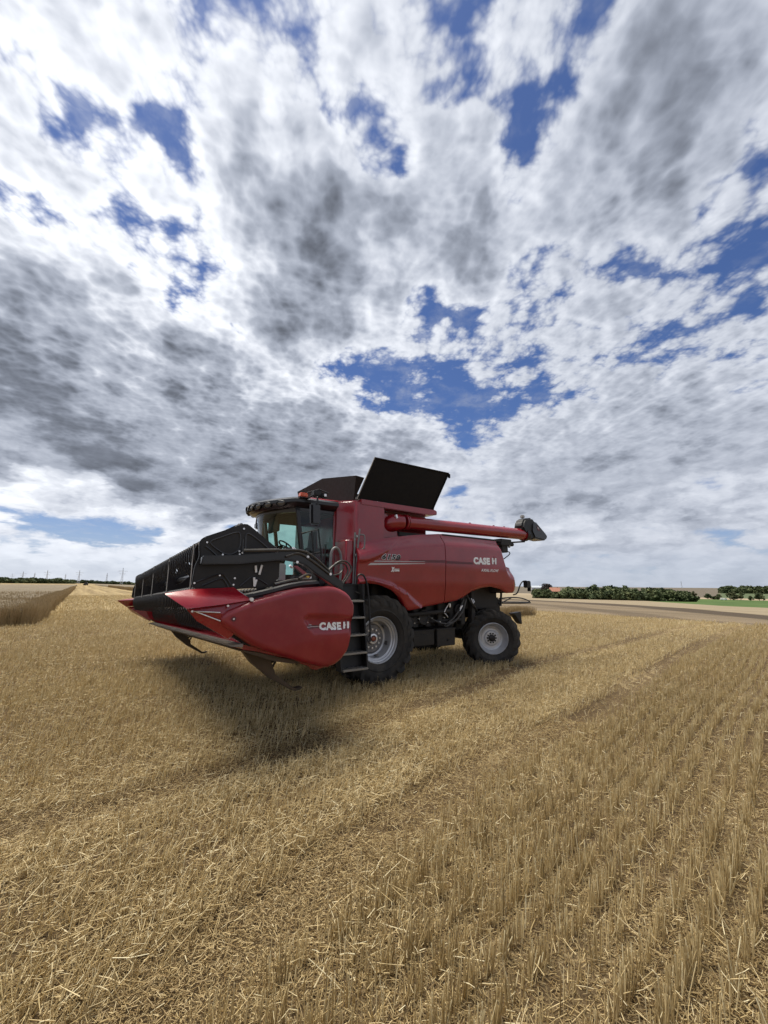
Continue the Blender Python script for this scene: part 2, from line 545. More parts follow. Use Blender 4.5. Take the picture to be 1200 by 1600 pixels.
def text_mesh(body, height, shear=0.0, offset=0.0, extrude=0.003, spacing=1.0, resolution=3):
    c = bpy.data.curves.new('lettering', 'FONT')
    c.body = body
    c.size = height / 0.72
    c.shear = shear
    c.offset = offset
    c.extrude = extrude
    c.space_character = spacing
    c.resolution_u = resolution
    o = bpy.data.objects.new('lettering', c)
    COL.objects.link(o)
    dg = bpy.context.evaluated_depsgraph_get()
    me = bpy.data.meshes.new_from_object(o.evaluated_get(dg))
    bpy.data.objects.remove(o)
    bpy.data.curves.remove(c)
    me.materials.clear()
    return me


def side_text(name, body, x_left, z_base, y, width, height, mat, parent, shear=0.0, offset=0.0, spacing=1.0, slope=0.0, extrude=0.003):
    """lettering on the left flank: reads towards -x when seen from +y"""
    ref = text_mesh(body, height, shear, 0.0, extrude, spacing)
    xs = [v.co.x for v in ref.vertices]
    lo, hi = min(xs), max(xs)
    bpy.data.meshes.remove(ref)
    me = text_mesh(body, height, shear, offset, extrude, spacing)
    k = width / (hi - lo)
    for v in me.vertices:
        a, b, c = v.co
        t = (a - lo) * k
        v.co = (x_left - t, y + c, z_base + b + slope * t)
    me.materials.append(MAT[mat])
    return link(name, me, parent)
# ------------------------------------------------------------------ the combine harvester
# own axes: +x forwards, +y to its left flank, z up; origin on the ground under the front axle
HEAD = R(35.4)
combine = bpy.data.objects.new('combine_harvester', None)
COL.objects.link(combine)
combine.location = (-0.98, 9.83, 0.0)
combine.rotation_euler = (0, 0, math.pi + HEAD)
tag(combine, 'red combine harvester parked on stubble with its black lid raised and unloading pipe folded back', 'combine harvester')

# ---- flank panels: one sheet each, with wheel arches cut into the lower edge
TOP = [(0.50, 2.78), (0.30, 2.83), (-0.08, 2.905), (-0.83, 3.03), (-1.2, 3.08), (-1.8, 3.145), (-2.67, 3.155), (-3.3, 3.15), (-3.86, 3.13), (-3.90, 3.00), (-3.96, 2.81), (-4.06, 2.55), (-4.18, 2.45), (-4.45, 2.40), (-4.50, 2.30), (-4.54, 2.15)]
ARCH_F = [(0.56, 1.92), (0.38, 1.97), (0.07, 1.94), (-0.25, 1.83), (-0.48, 1.67), (-0.62, 1.50), (-0.70, 1.41)]
LOW = [(-0.70, 1.41), (-0.76, 1.405), (-1.25, 1.47), (-1.83, 1.54), (-2.24, 1.59), (-2.46, 1.66), (-2.76, 1.81), (-3.07, 1.89), (-3.39, 1.92), (-3.80, 1.86), (-4.05, 1.75), (-4.30, 1.76), (-4.49, 1.80), (-4.54, 2.13)]
BOT = ARCH_F + LOW[1:]


def flank_y(x, z):
    t, b = interp(TOP, x), interp(BOT, x)
    y = 1.60
    y -= 0.17 * smooth01((z - (t - 0.34)) / 0.34) ** 1.3          # rolls in at the shoulder
    crease = 2.47 + 0.02 * (x + 1.8)
    y += 0.018 * math.exp(-((z - crease) / 0.30) ** 2)
    y -= 0.05 * smooth01((2.05 - z) / 0.55)
    # a swept shoulder line rising from the front towards the middle
    sh = 2.36 + 0.62 * smooth01((0.5 - x) / 1.5)
    if x > -1.2:
        y += 0.030 * smooth01((z - sh) / 0.05) * smooth01((x + 1.2) / 0.7)
    # the flared lip round the front wheel
    if x > -1.15:
        lip = interp([(0.56, 2.07), (0.28, 2.09), (-0.25, 1.99), (-0.65, 1.81), (-0.94, 1.61), (-1.09, 1.50)], x)
        y += 0.075 * smooth01((lip - z) / 0.07)
    if x < -4.30:
        y -= 0.10 * smooth01((-4.30 - x) / 0.24)
    edge = z - b
    y -= 0.03 * (1 - smooth01(edge / 0.05))
    return y


def flank(name, x0, x1, parent, nx=110, nz=44):
    m = MB()
    rows = []
    for i in range(nx + 1):
        x = x0 + (x1 - x0) * i / nx
        t, b = interp(TOP, x), interp(BOT, x)
        col = []
        col.append((x, flank_y(x, b) - 0.10, b + 0.02))
        col += [(x, flank_y(x, b + (t - b) * j / nz), b + (t - b) * j / nz) for j in range(nz + 1)]
        col.append((x, flank_y(x, t) - 0.12, t - 0.005))
        rows.append(col)
    # folded ends
    for end in (0, -1):
        cap = [(x, y - 0.07, z) for x, y, z in rows[end]]
        rows = [cap] + rows if end == 0 else rows + [cap]
    m.quads(rows)
    return m.build(name, 'red', parent, angle=50)


pf = flank('side_panel', 0.56, -1.815, combine, 120)
pr_ = flank('side_panel', -1.835, -4.54, combine, 120)
for src in (pf, pr_):
    c = src.copy()
    COL.objects.link(c)
    c.parent = combine
    c.scale = (1, -1, 1)

# stripes and lettering on the flank
def on_flank(pts, off=0.004):
    return [(x, flank_y(x, z) + off, z) for x, z in pts]


def stripe(name, x0, x1, za, zb, h0, h1, mat, parent, slant=0.0):
    m = MB()
    n = 40
    g = []
    for i in range(n + 1):
        x = x0 + (x1 - x0) * i / n
        t = i / n
        z = za + (zb - za) * t
        h = h0 + (h1 - h0) * t
        g.append(on_flank([(x - slant * 0, z), (x - slant, z + h)]))
    m.quads(g)
    return m.build(name, mat, parent, angle=0)


stripe('stripe', 0.33, -1.15, 2.325, 2.405, 0.045, 0.012, 'silver_decal', pf, 0.06)
stripe('stripe', 0.20, -1.15, 2.400, 2.448, 0.022, 0.010, 'silver_decal', pf, 0.05)
stripe('stripe', -0.75, -1.80, 2.425, 2.452, 0.05, 0.06, 'dark_red_decal', pf)
stripe('stripe', -1.85, -2.74, 2.440, 2.448, 0.06, 0.05, 'dark_red_decal', pr_)


def wrap_flank(o, off):
    for v in o.data.vertices:
        x, y, z = v.co
        v.co.y = flank_y(x, z) + off + y
    return o


n1 = wrap_flank(side_text('model_number', '6150', -0.015, 2.462, 0, 0.465, 0.105, 'white', pf, shear=0.25, offset=0.013, spacing=1.22), 0.005)
n2 = wrap_flank(side_text('model_number', '6150', -0.015, 2.462, 0, 0.465, 0.105, 'black_decal', pf, shear=0.25, offset=0.006, spacing=1.22), 0.012)
wrap_flank(side_text('option_badge', 'X', -0.265, 2.215, 0, 0.060, 0.085, 'white', pf, shear=0.2, offset=0.01), 0.004)
wrap_flank(side_text('option_badge', 'CLEAN', -0.335, 2.222, 0, 0.13, 0.036, 'white', pf, offset=0.004), 0.004)
wrap_flank(side_text('option_badge', 'SYSTEM', -0.335, 2.262, 0, 0.13, 0.018, 'white', pf), 0.004)
wrap_flank(side_text('maker_name', 'CASE', -2.775, 2.47, 0, 0.575, 0.155, 'white', pr_, offset=0.013, spacing=1.12, slope=0.012), 0.004)
wrap_flank(side_text('range_name', 'AXIAL-FLOW', -3.03, 2.285, 0, 0.66, 0.074, 'white', pr_, shear=0.3, offset=0.001), 0.004)


def emblem(parent, x, z, y, s, depth=0.006, wrap=None):
    """the maker's mark: a broad H with a slim upright bar rising through it"""
    m, k = MB(), MB()
    for dx in (0.0, 0.70):
        m.prism([(x - (dx + a) * s, z + b * s) for a, b in ((0, 0), (0.34, 0), (0.40, 1.0), (0.06, 1.0))], y, y + depth)
    m.prism([(x - a * s, z + b * s) for a, b in ((0.28, 0.34), (0.78, 0.34), (0.82, 0.66), (0.32, 0.66))], y, y + depth * 0.9)
    k.prism([(x - a * s, z + b * s) for a, b in ((0.475, -0.02), (0.595, -0.02), (0.675, 1.24), (0.555, 1.24))], y, y + depth * 1.6)
    a = m.build('emblem', 'white', parent, angle=0)
    b = k.build('emblem', 'pink_decal', parent, angle=0)
    if wrap:
        wrap_flank(a, wrap)
        wrap_flank(b, wrap)


emblem(pr_, -3.44, 2.482, 0.0, 0.160, wrap=0.004)

# ---- body between the flanks
m = MB()
m.span(-4.2, 0.35, -1.12, 1.12, 1.35, 2.95, 0.03)
m.span(-4.42, -3.9, -1.35, 1.35, 1.75, 2.36, 0.03)
m.span(-3.3, 0.2, -1.38, 1.38, 1.95, 2.80, 0.03)
m.span(-2.9, 0.5, -0.75, 0.75, 0.75, 1.4, 0.03)
for k in range(9):
    m.span(-3.2 + k * 0.38, -3.05 + k * 0.38, 1.10, 1.24, 1.0, 1.95, 0.015)
m.tube([(-0.9, 1.3, 1.28), (-2.2, 1.3, 1.34)], 0.05)
m.tube([(-1.0, 1.22, 1.10), (-2.7, 1.22, 1.12)], 0.035)
m.lathe([(1.22, 0.0), (1.22, 0.16), (1.28, 0.17), (1.28, 0.12), (1.26, 0.10), (1.26, 0.0)], (-1.45, 0, 1.22), 28)
m.lathe([(1.22, 0.0), (1.22, 0.10), (1.28, 0.11), (1.28, 0.07), (1.26, 0.0)], (-1.05, 0, 1.12), 24)
m.lathe([(1.22, 0.0), (1.22, 0.13), (1.30, 0.14), (1.30, 0.09), (1.26, 0.0)], (-2.55, 0, 1.35), 24)
m.build('chassis', 'dusty_dark', combine)
m = MB()
m.span(-0.10, 0.16, -1.2, 1.2, 0.66, 1.0, 0.03)
m.span(-0.28, 0.28, -0.62, 0.62, 0.55, 1.15, 0.05)
m.span(-3.78, -3.52, -1.15, 1.15, 0.52, 0.76, 0.03)
m.span(-3.85, -3.4, -0.3, 0.3, 0.6, 1.4, 0.03)
m.tube([(-3.65, 1.1, 0.64), (-3.65, 1.1, 1.3)], 0.08)
m.build('axle', 'dusty_dark', combine)
m = MB()
m.span(-1.63, -0.86, 0.95, 1.42, 0.62, 0.94, 0.015)
m.span(-1.66, -0.84, 0.93, 1.44, 0.925, 0.955, 0.008)
m.span(-2.24, -1.66, 0.90, 1.46, 0.575, 0.95, 0.012)
m.span(-2.26, -1.64, 0.88, 1.48, 0.935, 0.965, 0.008)
m.span(-1.5, -1.0, 1.42, 1.435, 0.70, 0.86, 0.004)
m.tube([(-2.0, 1.46, 0.70), (-2.0, 1.49, 0.70)], 0.02)
m.build('battery_box', 'black', combine)
m = MB()
m.tube([(-2.03, 1.3, 1.00), (-2.32, 1.33, 1.15), (-2.54, 1.33, 1.37), (-2.71, 1.3, 1.60)], 0.024, smooth=2)
m.tube([(-2.10, 1.3, 0.98), (-2.40, 1.36, 1.12), (-2.62, 1.36, 1.34), (-2.80, 1.3, 1.60)], 0.024, smooth=2)
m.tube([(-1.6, 1.3, 1.2), (-1.9, 1.34, 1.05), (-2.3, 1.33, 1.06), (-2.7, 1.28, 1.30)], 0.018, smooth=2)
m.tube([(-2.9, 1.2, 1.75), (-3.0, 1.3, 1.5), (-3.15, 1.28, 1.4), (-3.3, 1.2, 1.3)], 0.022, smooth=2)
m.build('hose', 'hose', combine)
m = MB()
m.tube([(-2.01, 1.35, 1.32), (-2.05, 1.36, 1.40), (-2.16, 1.36, 1.52)], 0.012)
m.tube([(-2.01, 1.35, 1.30), (-2.08, 1.36, 1.24), (-2.11, 1.36, 1.20)], 0.010)
m.box((-2.18, 1.36, 1.47), (0.05, 0.03, 0.09), 0.008)
m.tube([(-2.50, 1.37, 1.34), (-2.60, 1.37, 1.46)], 0.014)
m.box((-2.54, 1.37, 1.42), (0.10, 0.03, 0.04), 0.008, Matrix.Rotation(R(40), 3, 'Y'))
for k in range(8):
    m.tube([(-1.15 - 0.13 * k, 1.24, 1.10 + 0.09 * (k % 3)), (-1.15 - 0.13 * k, 1.30, 1.10 + 0.09 * (k % 3))], 0.012)
m.tube([(-3.05, 1.24, 1.62), (-3.10, 1.27, 1.50)], 0.014)
m.tube([(-3.12, 1.24, 1.60), (-3.14, 1.27, 1.52)], 0.012)
m.build('pipe_fitting', 'bright', combine)

# ---- grain tank, ledge, raised lids
m = MB()
m.prism([(0.50, 1.40), (0.80, 1.02), (0.80, -1.02), (0.50, -1.40), (-0.25, -1.40), (-0.25, 1.40)], 2.02, 3.69, 'z', 0.045, 3)
m.span(-1.76, -0.22, -1.02, 1.02, 2.7, 3.60, 0.02)
m.prism([(0.40, 3.60), (0.40, 3.715), (-1.70, 3.715), (-1.76, 3.69), (-1.76, 3.60), (-1.50, 3.575)], -1.42, 1.42, 'y', 0.012)
m.prism([(0.56, 1.92), (0.78, 1.92), (0.78, 2.84), (0.44, 2.88), (0.40, 2.72)], 1.0, 1.47, 'y', 0.04, 3)
m.hull([(-0.24, 1.30, 2.95), (-0.24, 1.30, 3.56), (-0.24, 1.0, 2.95), (-0.24, 1.0, 3.56), (-0.46, 1.05, 2.95), (-0.44, 1.05, 3.56)])
m.build('grain_tank', 'red', combine)
m = MB()
m.prism([(0.47, 3.27), (0.50, 3.27), (0.50, 3.42), (0.47, 3.42)], 1.10, 1.115)
m.build('warning_sticker', 'yellow', combine)


def lid(sgn):
    m = MB()
    H = [(0.44, 1.36, 3.725), (-1.67, 1.36, 3.735)]
    T = [(0.21, 1.66, 4.585), (-1.93, 1.66, 4.605)]
    n = Vector((0, 0.94, -0.33)).normalized() * 0.03
    q = [Vector(p) for p in (H[0], H[1], T[1], T[0])]
    m.hull([p for p in q] + [p - n for p in q])
    # folded rim
    for a, b in ((q[0], q[3]), (q[3], q[2]), (q[2], q[1])):
        m.tube([a, b], 0.020, 6)
    for t in (0.33, 0.66):
        m.tube([q[0].lerp(q[1], t) - n * 1.4, q[3].lerp(q[2], t) - n * 1.4], 0.016, 6)
    m.box(q[2] + Vector((-0.02, 0.0, -0.06)), (0.05, 0.05, 0.10), 0.01)
    o = m.build('tank_lid', 'lid', combine)
    o.scale = (1, sgn, 1)
    k = MB()
    k.tube([q[0] + Vector((0.03, 0.0, -0.02)), q[3] + Vector((0.02, 0.01, 0.02))], 0.011, 6)
    k.box(q[0] + Vector((0.0, -0.06, 0.01)), (0.10, 0.10, 0.06), 0.012)
    r = k.build('lid_strut', 'grey', o)
    return o


lid(1)
lid(-1)
m = MB()
for x0, lean in ((0.52, 0.10), (-1.74, -0.10)):
    pts = [(x0, -1.32, 3.70), (x0, 1.32, 3.70), (x0 - lean * 1.2, 1.50, 4.16), (x0 + lean * 0.2, 1.42, 4.20), (x0 + lean, 0.02, 4.415), (x0 + lean, -1.42, 4.355), (x0 + lean * 0.3, -1.43, 4.20)]
    m.hull([Vector(p) for p in pts] + [Vector(p) + Vector((-0.02 * (1 if lean > 0 else -1), 0, 0)) for p in pts])
m.build('tank_flap', 'canvas', combine)

# ---- unloading auger folded along the flank
m = MB()
ax0, ax1 = Vector((-0.80, 1.35, 3.335)), Vector((-5.20, 1.36, 3.405))
m.tube([ax0, ax1], [0.146, 0.154], 28)
dirx = (ax1 - ax0).normalized()
for t, r in ((0.0, 0.178), (0.012, 0.178), (0.985, 0.178)):
    p = ax0.lerp(ax1, t)
    m.tube([p, p + dirx * 0.035], r, 28)
for t in (0.49, 0.70, 0.80):
    p = ax0.lerp(ax1, t)
    m.box(p + Vector((0, 0, 0.155)), (0.05, 0.04, 0.03), 0.006)
tube_o = m.build('unloading_tube', 'red', combine)
m = MB()
m.tube([ax0 + Vector((0.02, 0, 0)), (-0.60, 1.30, 3.325), (-0.46, 1.16, 3.28), (-0.42, 1.0, 3.2)], [0.158, 0.17, 0.19, 0.20, 0.20, 0.20], 22, smooth=1)
m.prism([(-0.28, 2.95), (-0.75, 2.98), (-0.62, 3.25), (-0.40, 3.5), (-0.28, 3.5)], 1.02, 1.26, 'y', 0.02)
elbow = m.build('tube_elbow', 'red', combine)
m = MB()
m.tube([(-0.50, 1.42, 3.44), (-0.50, 1.47, 3.44)], 0.03, 12)
m.box((-0.52, 1.44, 3.43), (0.05, 0.03, 0.09), 0.006, Matrix.Rotation(R(20), 3, 'Y'))
m.build('bolt', 'bright', elbow)
m = MB()
m.span(-0.70, -2.0, 1.02, 1.30, 3.03, 3.12, 0.01)
m.span(-1.9, -4.05, 1.25, 1.45, 3.115, 3.155, 0.01)
m.build('tube_rest', 'dusty_dark', combine)
m = MB()
m.prism([(-4.92, 3.58), (-4.98, 3.76), (-5.08, 3.85), (-5.42, 3.90), (-5.52, 3.82), (-5.50, 3.28), (-5.20, 3.24)], 1.20, 1.52, 'y', 0.05, 3)
m.tube([(-5.14, 1.36, 3.40), (-5.26, 1.36, 3.405)], 0.19, 26)
sp = m.build('discharge_hood', 'black', combine)
m = MB()
m.prism([(-5.36, 3.74), (-5.54, 3.80), (-5.98, 3.50), (-6.06, 3.43), (-6.07, 3.36), (-6.0, 3.29), (-5.88, 3.26), (-5.44, 3.30), (-5.32, 3.50)], 1.17, 1.55, 'y', 0.10, 5)
sb = m.build('rubber_spout', 'satin', sp)
m = MB()
m.prism([(-5.52, 3.68), (-5.64, 3.63), (-5.71, 3.53), (-5.58, 3.54)], 1.551, 1.554)
m.build('spout_sticker', 'dark_red_decal', sb)
m = MB()
m.prism([(-5.565, 3.645), (-5.62, 3.625), (-5.655, 3.575), (-5.60, 3.58)], 1.5545, 1.557)
m.build('spout_sticker', 'silver_decal', sb)
m = MB()
m.box((-5.16, 1.36, 3.92), (0.10, 0.10, 0.09), 0.015)
m.build('camera_housing', 'grey', sp)
m = MB()
m.span(-4.50, -4.05, 1.15, 1.45, 3.02, 3.20, 0.015)
m.span(-4.40, -4.14, 1.20, 1.40, 2.84, 3.04, 0.015)
m.tube([(-4.45, 1.36, 3.12), (-4.74, 1.36, 3.15), (-5.2, 1.36, 3.20)], 0.022)
m.tube([(-4.20, 1.36, 2.86), (-4.45, 1.40, 2.87), (-4.47, 1.40, 2.80), (-4.24, 1.36, 2.66)], 0.014, smooth=1)
m.tube([(-4.42, 1.3, 3.06), (-4.66, 1.36, 3.08)], 0.05)
m.build('tube_cradle', 'dusty_dark', combine)
m = MB()
m.box((-4.22, 1.42, 3.08), (0.20, 0.05, 0.06), 0.01)
m.box((-4.42, 1.42, 3.02), (0.06, 0.05, 0.10), 0.01)
m.build('cradle_clamp', 'beige', combine)


# ---- wheels
def tyre_mesh(Rt, wd, rim_r, lugs, lug_h):
    m = MB()
    h = wd / 2
    sh = Rt - lug_h
    prof = [(-h * 0.62, rim_r), (-h * 0.90, rim_r + 0.10), (-h, (rim_r + sh) / 2 + 0.02), (-h * 0.97, sh - 0.10), (-h * 0.82, sh - 0.02), (-h * 0.5, sh), (0, sh + 0.012), (h * 0.5, sh),
            (h * 0.82, sh - 0.02), (h * 0.97, sh - 0.10), (h, (rim_r + sh) / 2 + 0.02), (h * 0.93, rim_r + 0.12), (h * 0.80, rim_r + 0.035), (h * 0.62, rim_r)]
    m.lathe(prof, n=96)
    # a low rib round the sidewall
    for s in (-1, 1):
        m.lathe([(s * h * 0.955, rim_r + 0.13), (s * h * 0.985, rim_r + 0.135), (s * h * 0.985, rim_r + 0.15), (s * h * 0.965, rim_r + 0.16)], n=96)
    # slanted lugs, alternating sides
    for k in range(lugs):
        for s in (-1, 1):
            a0 = (k + (0.5 if s > 0 else 0.0)) * 2 * math.pi / lugs
            g = []
            for t, yy, rad, top in ((0, 0.03, 0, 1), (0.35, 0.40, 0, 1), (0.75, 0.84, 0, 1), (1.0, 1.02, -0.055, 1), (1.12, 1.04, -0.13, 0.4)):
                ang = a0 + t * 0.62 * wd / Rt
                half = 0.030 / Rt
                rt = Rt + rad
                rb = rt - lug_h - 0.03
                g.append([((rb) * math.cos(ang - half * 1.5), s * yy * h, rb * math.sin(ang - half * 1.5)),
                          (rt * math.cos(ang - half), s * yy * h, rt * math.sin(ang - half)),
                          (rt * math.cos(ang + half), s * yy * h, rt * math.sin(ang + half)),
                          ((rb) * math.cos(ang + half * 1.5), s * yy * h, rb * math.sin(ang + half * 1.5))])
            m.quads(g)
            m.bm.faces.new([m.bm.verts.new(p) for p in g[0]])
            m.bm.faces.new([m.bm.verts.new(p) for p in reversed(g[-1])])
    return m


def front_wheel(loc):
    w = tyre_mesh(0.885, 0.64, 0.445, 20, 0.045).build('front_wheel', 'rubber', combine, angle=40)
    w.location = loc
    m = MB()
    m.lathe([(0.205, 0.455), (0.235, 0.463), (0.242, 0.452), (0.225, 0.436), (0.19, 0.430), (0.175, 0.405), (0.15, 0.400), (0.13, 0.372), (0.02, 0.355), (-0.06, 0.345), (-0.075, 0.30)], n=72)
    m.build('rim', 'rim', w)
    m = MB()
    m.lathe([(-0.075, 0.33), (-0.07, 0.29), (-0.045, 0.27), (-0.045, 0.10), (0.0, 0.095), (0.0, 0.0)], n=56)
    for k in range(6):
        a = k * math.pi / 3 + 0.3
        m.box((0.335 * math.cos(a), 0.03, 0.335 * math.sin(a)), (0.02, 0.10, 0.07), 0.005, Matrix.Rotation(-a, 3, 'Y'))
    m.build('wheel_disc', 'rim_dark', w)
    m = MB()
    for k in range(12):
        a = k * math.pi / 6
        m.tube([(0.185 * math.cos(a), -0.05, 0.185 * math.sin(a)), (0.185 * math.cos(a), -0.005, 0.185 * math.sin(a))], 0.019, 6)
    m.lathe([(0.0, 0.105), (0.03, 0.10), (0.035, 0.07), (0.02, 0.065)], n=28)
    m.build('wheel_nut', 'bright', w)
    m = MB()
    m.lathe([(0.0, 0.050), (0.04, 0.045), (0.05, 0.025), (0.05, 0.0)], n=20)
    m.build('hub_cap', 'hub_orange', w)
    return w


def rear_wheel(loc, steer):
    w = tyre_mesh(0.705, 0.54, 0.370, 18, 0.042).build('rear_wheel', 'rubber', combine, angle=40)
    w.location = loc
    w.rotation_euler = (0, 0, steer)
    m = MB()
    m.lathe([(0.185, 0.378), (0.215, 0.388), (0.222, 0.376), (0.205, 0.362), (0.17, 0.356), (0.15, 0.338), (0.12, 0.326), (0.06, 0.29), (0.045, 0.255), (0.055, 0.19), (0.085, 0.165), (0.09, 0.10), (0.07, 0.0)], n=64)
    m.lathe([(0.056, 0.262), (0.064, 0.256), (0.060, 0.246)], n=64)
    m.build('rim', 'rim', w)
    m = MB()
    for k in range(10):
        a = k * math.pi / 5
        m.tube([(0.112 * math.cos(a), 0.06, 0.112 * math.sin(a)), (0.112 * math.cos(a), 0.105, 0.112 * math.sin(a))], 0.021, 8)
    m.lathe([(0.08, 0.085), (0.14, 0.080), (0.15, 0.06), (0.15, 0.0)], n=24)
    m.build('wheel_hub', 'black', w)
    return w


fw = front_wheel((0.0, 1.33, 0.845))
rw = rear_wheel((-3.66, 1.30, 0.635), R(-31))


def twin(o, loc, rz):
    c = o.copy()
    COL.objects.link(c)
    c.parent = combine
    c.location = loc
    c.rotation_euler = (0, 0, rz)
    for ch in o.children:
        d = ch.copy()
        COL.objects.link(d)
        d.parent = c


twin(fw, (0.0, -1.33, 0.845), math.pi)
twin(rw, (-3.66, -1.30, 0.635), math.pi + R(-31))
m = MB()
m.prism([(-4.45, 1.22), (-4.80, 1.25), (-4.83, 0.92), (-4.72, 0.98), (-4.58, 1.14)], 1.26, 1.42, 'y', 0.01)
m.build('mudguard', 'black', combine)

# ---- rear fittings
m = MB()
m.tube([(-4.37, 1.52, 1.71), (-4.51, 1.55, 1.74), (-4.62, 1.56, 1.97), (-4.74, 1.56, 2.07), (-4.90, 1.56, 2.08)], 0.018, smooth=2)
m.box((-4.95, 1.55, 1.99), (0.20, 0.12, 0.19), 0.02)
m.span(-5.04, -5.02, 1.50, 1.60, 1.80, 2.0, 0.003)
m.build('rear_marker_lamp', 'black', combine)
m = MB()
loop = [(-4.30, 1.1, 1.60), (-4.85, 1.12, 1.63), (-5.35, 1.10, 1.60), (-5.98, 0.95, 1.47), (-6.02, 0.55, 1.46), (-5.6, -0.2, 1.45), (-4.4, -0.6, 1.45)]
m.tube(loop, 0.018, smooth=2)
m.tube([(-4.40, 1.0, 1.47), (-5.4, 0.98, 1.45), (-5.98, 0.90, 1.455)], 0.018)
m.tube([(-4.35, 1.05, 1.45), (-4.85, 1.10, 1.62)], 0.016)
m.tube([(-4.40, 1.1, 1.75), (-4.35, 1.1, 1.40)], 0.03)
m.build('tail_hoop', 'black', combine)
m = MB()
m.span(-4.62, -3.95, -0.9, 0.9, 1.05, 1.62, 0.05)
m.build('straw_chopper', 'dusty_dark', combine)
# ---- cab
def lean(z):
    return 0.155 * (z - 3.40)


def front_x(y):
    """plan of the windscreen"""
    return 1.61 + 0.46 * math.cos(min(1.0, abs(y) / 0.98) * math.pi / 2) ** 0.9


cab = MB()
# floor, rear wall and the black frame
cab.span(0.60, 1.62, -0.98, 0.98, 1.98, 2.10, 0.02)
cab.span(0.60, 0.66, -0.96, 0.96, 2.05, 3.46, 0.01)
for s in (-1, 1):
    cab.span(0.61, 0.75, s * 0.90, s * 0.985, 2.06, 3.46, 0.02)
    # front pillar follows the lean of the screen
    cab.hull([(x + lean(z), s * y, z) for z in (2.04, 3.46) for x in (1.575, 1.645) for y in (0.90, 0.985)])
    cab.span(0.70, 1.66, s * 0.91, s * 0.985, 3.38, 3.48, 0.015)
    cab.span(0.70, 1.50, s * 0.91, s * 0.985, 2.05, 2.15, 0.015)
cab.hull([(x + lean(z), y, z) for z in (2.1, 3.44) for x in (1.335, 1.41) for y in (-0.985, -0.93)])
# band under and over the windscreen
for z0, z1, off in ((2.02, 2.12, 0.01), (3.36, 3.46, 0.015)):
    g = []
    for k in range(25):
        y = -0.97 + 1.94 * k / 24
        x = front_x(y)
        g.append([(x + lean(z0) + off, y, z0), (x + lean(z1) + off, y, z1), (x + lean(z1) - 0.06, y, z1), (x + lean(z0) - 0.06, y, z0), (x + lean(z0) + off, y, z0)])
    cab.quads(g)
cab_o = cab.build('cab', 'satin', combine)

m = MB()
for z0, z1 in ((2.12, 3.38),):
    g = []
    for k in range(29):
        y = -0.955 + 1.91 * k / 28
        x = front_x(y)
        g.append([(x + lean(z0 + (z1 - z0) * j / 8), y, z0 + (z1 - z0) * j / 8) for j in range(9)])
    m.quads(g)
m.build('windscreen', 'glass', cab_o, angle=60)
for s in (-1, 1):
    m = MB()
    m.face([(0.74, s * 0.972, 2.14), (1.585 + lean(2.14), s * 0.972, 2.14), (1.585 + lean(3.39), s * 0.972, 3.39), (0.74, s * 0.972, 3.39)])
    m.build('side_window', 'glass', cab_o, angle=0)

# roof: dished black brow with lamps, red crown on top
def roof_plan(grow):
    pts = []
    for k in range(33):
        t = -1 + 2 * k / 32
        y = t * (1.06 + grow)
        x = 1.66 + 0.60 * math.cos(abs(t) * math.pi / 2) ** 0.75 + grow
        pts.append((x, y))
    return pts


m = MB()
rings = []
for z, grow in ((3.44, -0.10), (3.47, -0.04), (3.56, 0.03), (3.625, 0.03), (3.665, -0.02)):
    p = roof_plan(grow)
    drop = lambda x: -0.05 * smooth01((x - 1.5) / 0.8)
    ring = [(x, y, z + drop(x)) for x, y in p] + [(0.52, 1.06 + grow, z), (0.52, -1.06 - grow, z)]
    rings.append(ring + [ring[0]])
m.quads(rings)
m.face(list(reversed(rings[0][:-1])))
m.face(rings[-1][:-1])
roof = m.build('cab_roof', 'satin', cab_o, weld=0.0005)
m = MB()
rings = []
for z, grow in ((3.66, -0.03), (3.675, -0.04), (3.70, -0.12), (3.72, -0.28), (3.735, -0.55)):
    p = [(1.0 + (x - 1.0) * (1 + grow * 0.8), y) for x, y in roof_plan(grow)]
    drop = lambda x: -0.045 * smooth01((x - 1.4) / 0.9)
    ring = [(x, y, z + drop(x)) for x, y in p] + [(0.50 - grow, 1.06 + grow, z + 0.02), (0.50 - grow, -1.06 - grow, z + 0.02)]
    rings.append(ring + [ring[0]])
m.quads(rings)
m.face(rings[-1][:-1])
crown = m.build('roof_cap', 'red', cab_o, weld=0.0005)
for t in (-0.80, -0.56, -0.33, -0.11, 0.11, 0.33, 0.56, 0.80):
    y = t * 1.08
    x = 1.66 + 0.60 * math.cos(abs(t) * math.pi / 2) ** 0.75 + 0.02
    nrm = Vector((1.0, t * 0.95, -0.25)).normalized()
    q = nrm.to_track_quat('Y', 'Z').to_matrix()
    M = Matrix.Translation(Vector((x, y, 3.545 - 0.05 * smooth01((x - 1.5) / 0.8)))) @ q.to_4x4() @ Matrix.Diagonal((1.25, 1, 0.72, 1))
    m = MB()
    m.lathe([(-0.05, 0.088), (0.02, 0.090), (0.03, 0.080), (0.005, 0.066)], n=24)
    bmesh.ops.transform(m.bm, matrix=M, verts=m.bm.verts)
    wl = m.build('work_lamp', 'black', cab_o)
    m = MB()
    m.lathe([(0.008, 0.070), (0.014, 0.04), (0.015, 0.0)], n=24)
    bmesh.ops.transform(m.bm, matrix=M, verts=m.bm.verts)
    m.build('lamp_lens', 'lamp', wl)
m = MB()
m.box((1.56, 1.08, 3.695), (0.16, 0.13, 0.085), 0.015)
m.build('flasher', 'orange', cab_o)
m = MB()
m.box((1.56, 1.08, 3.635), (0.20, 0.15, 0.03), 0.008)
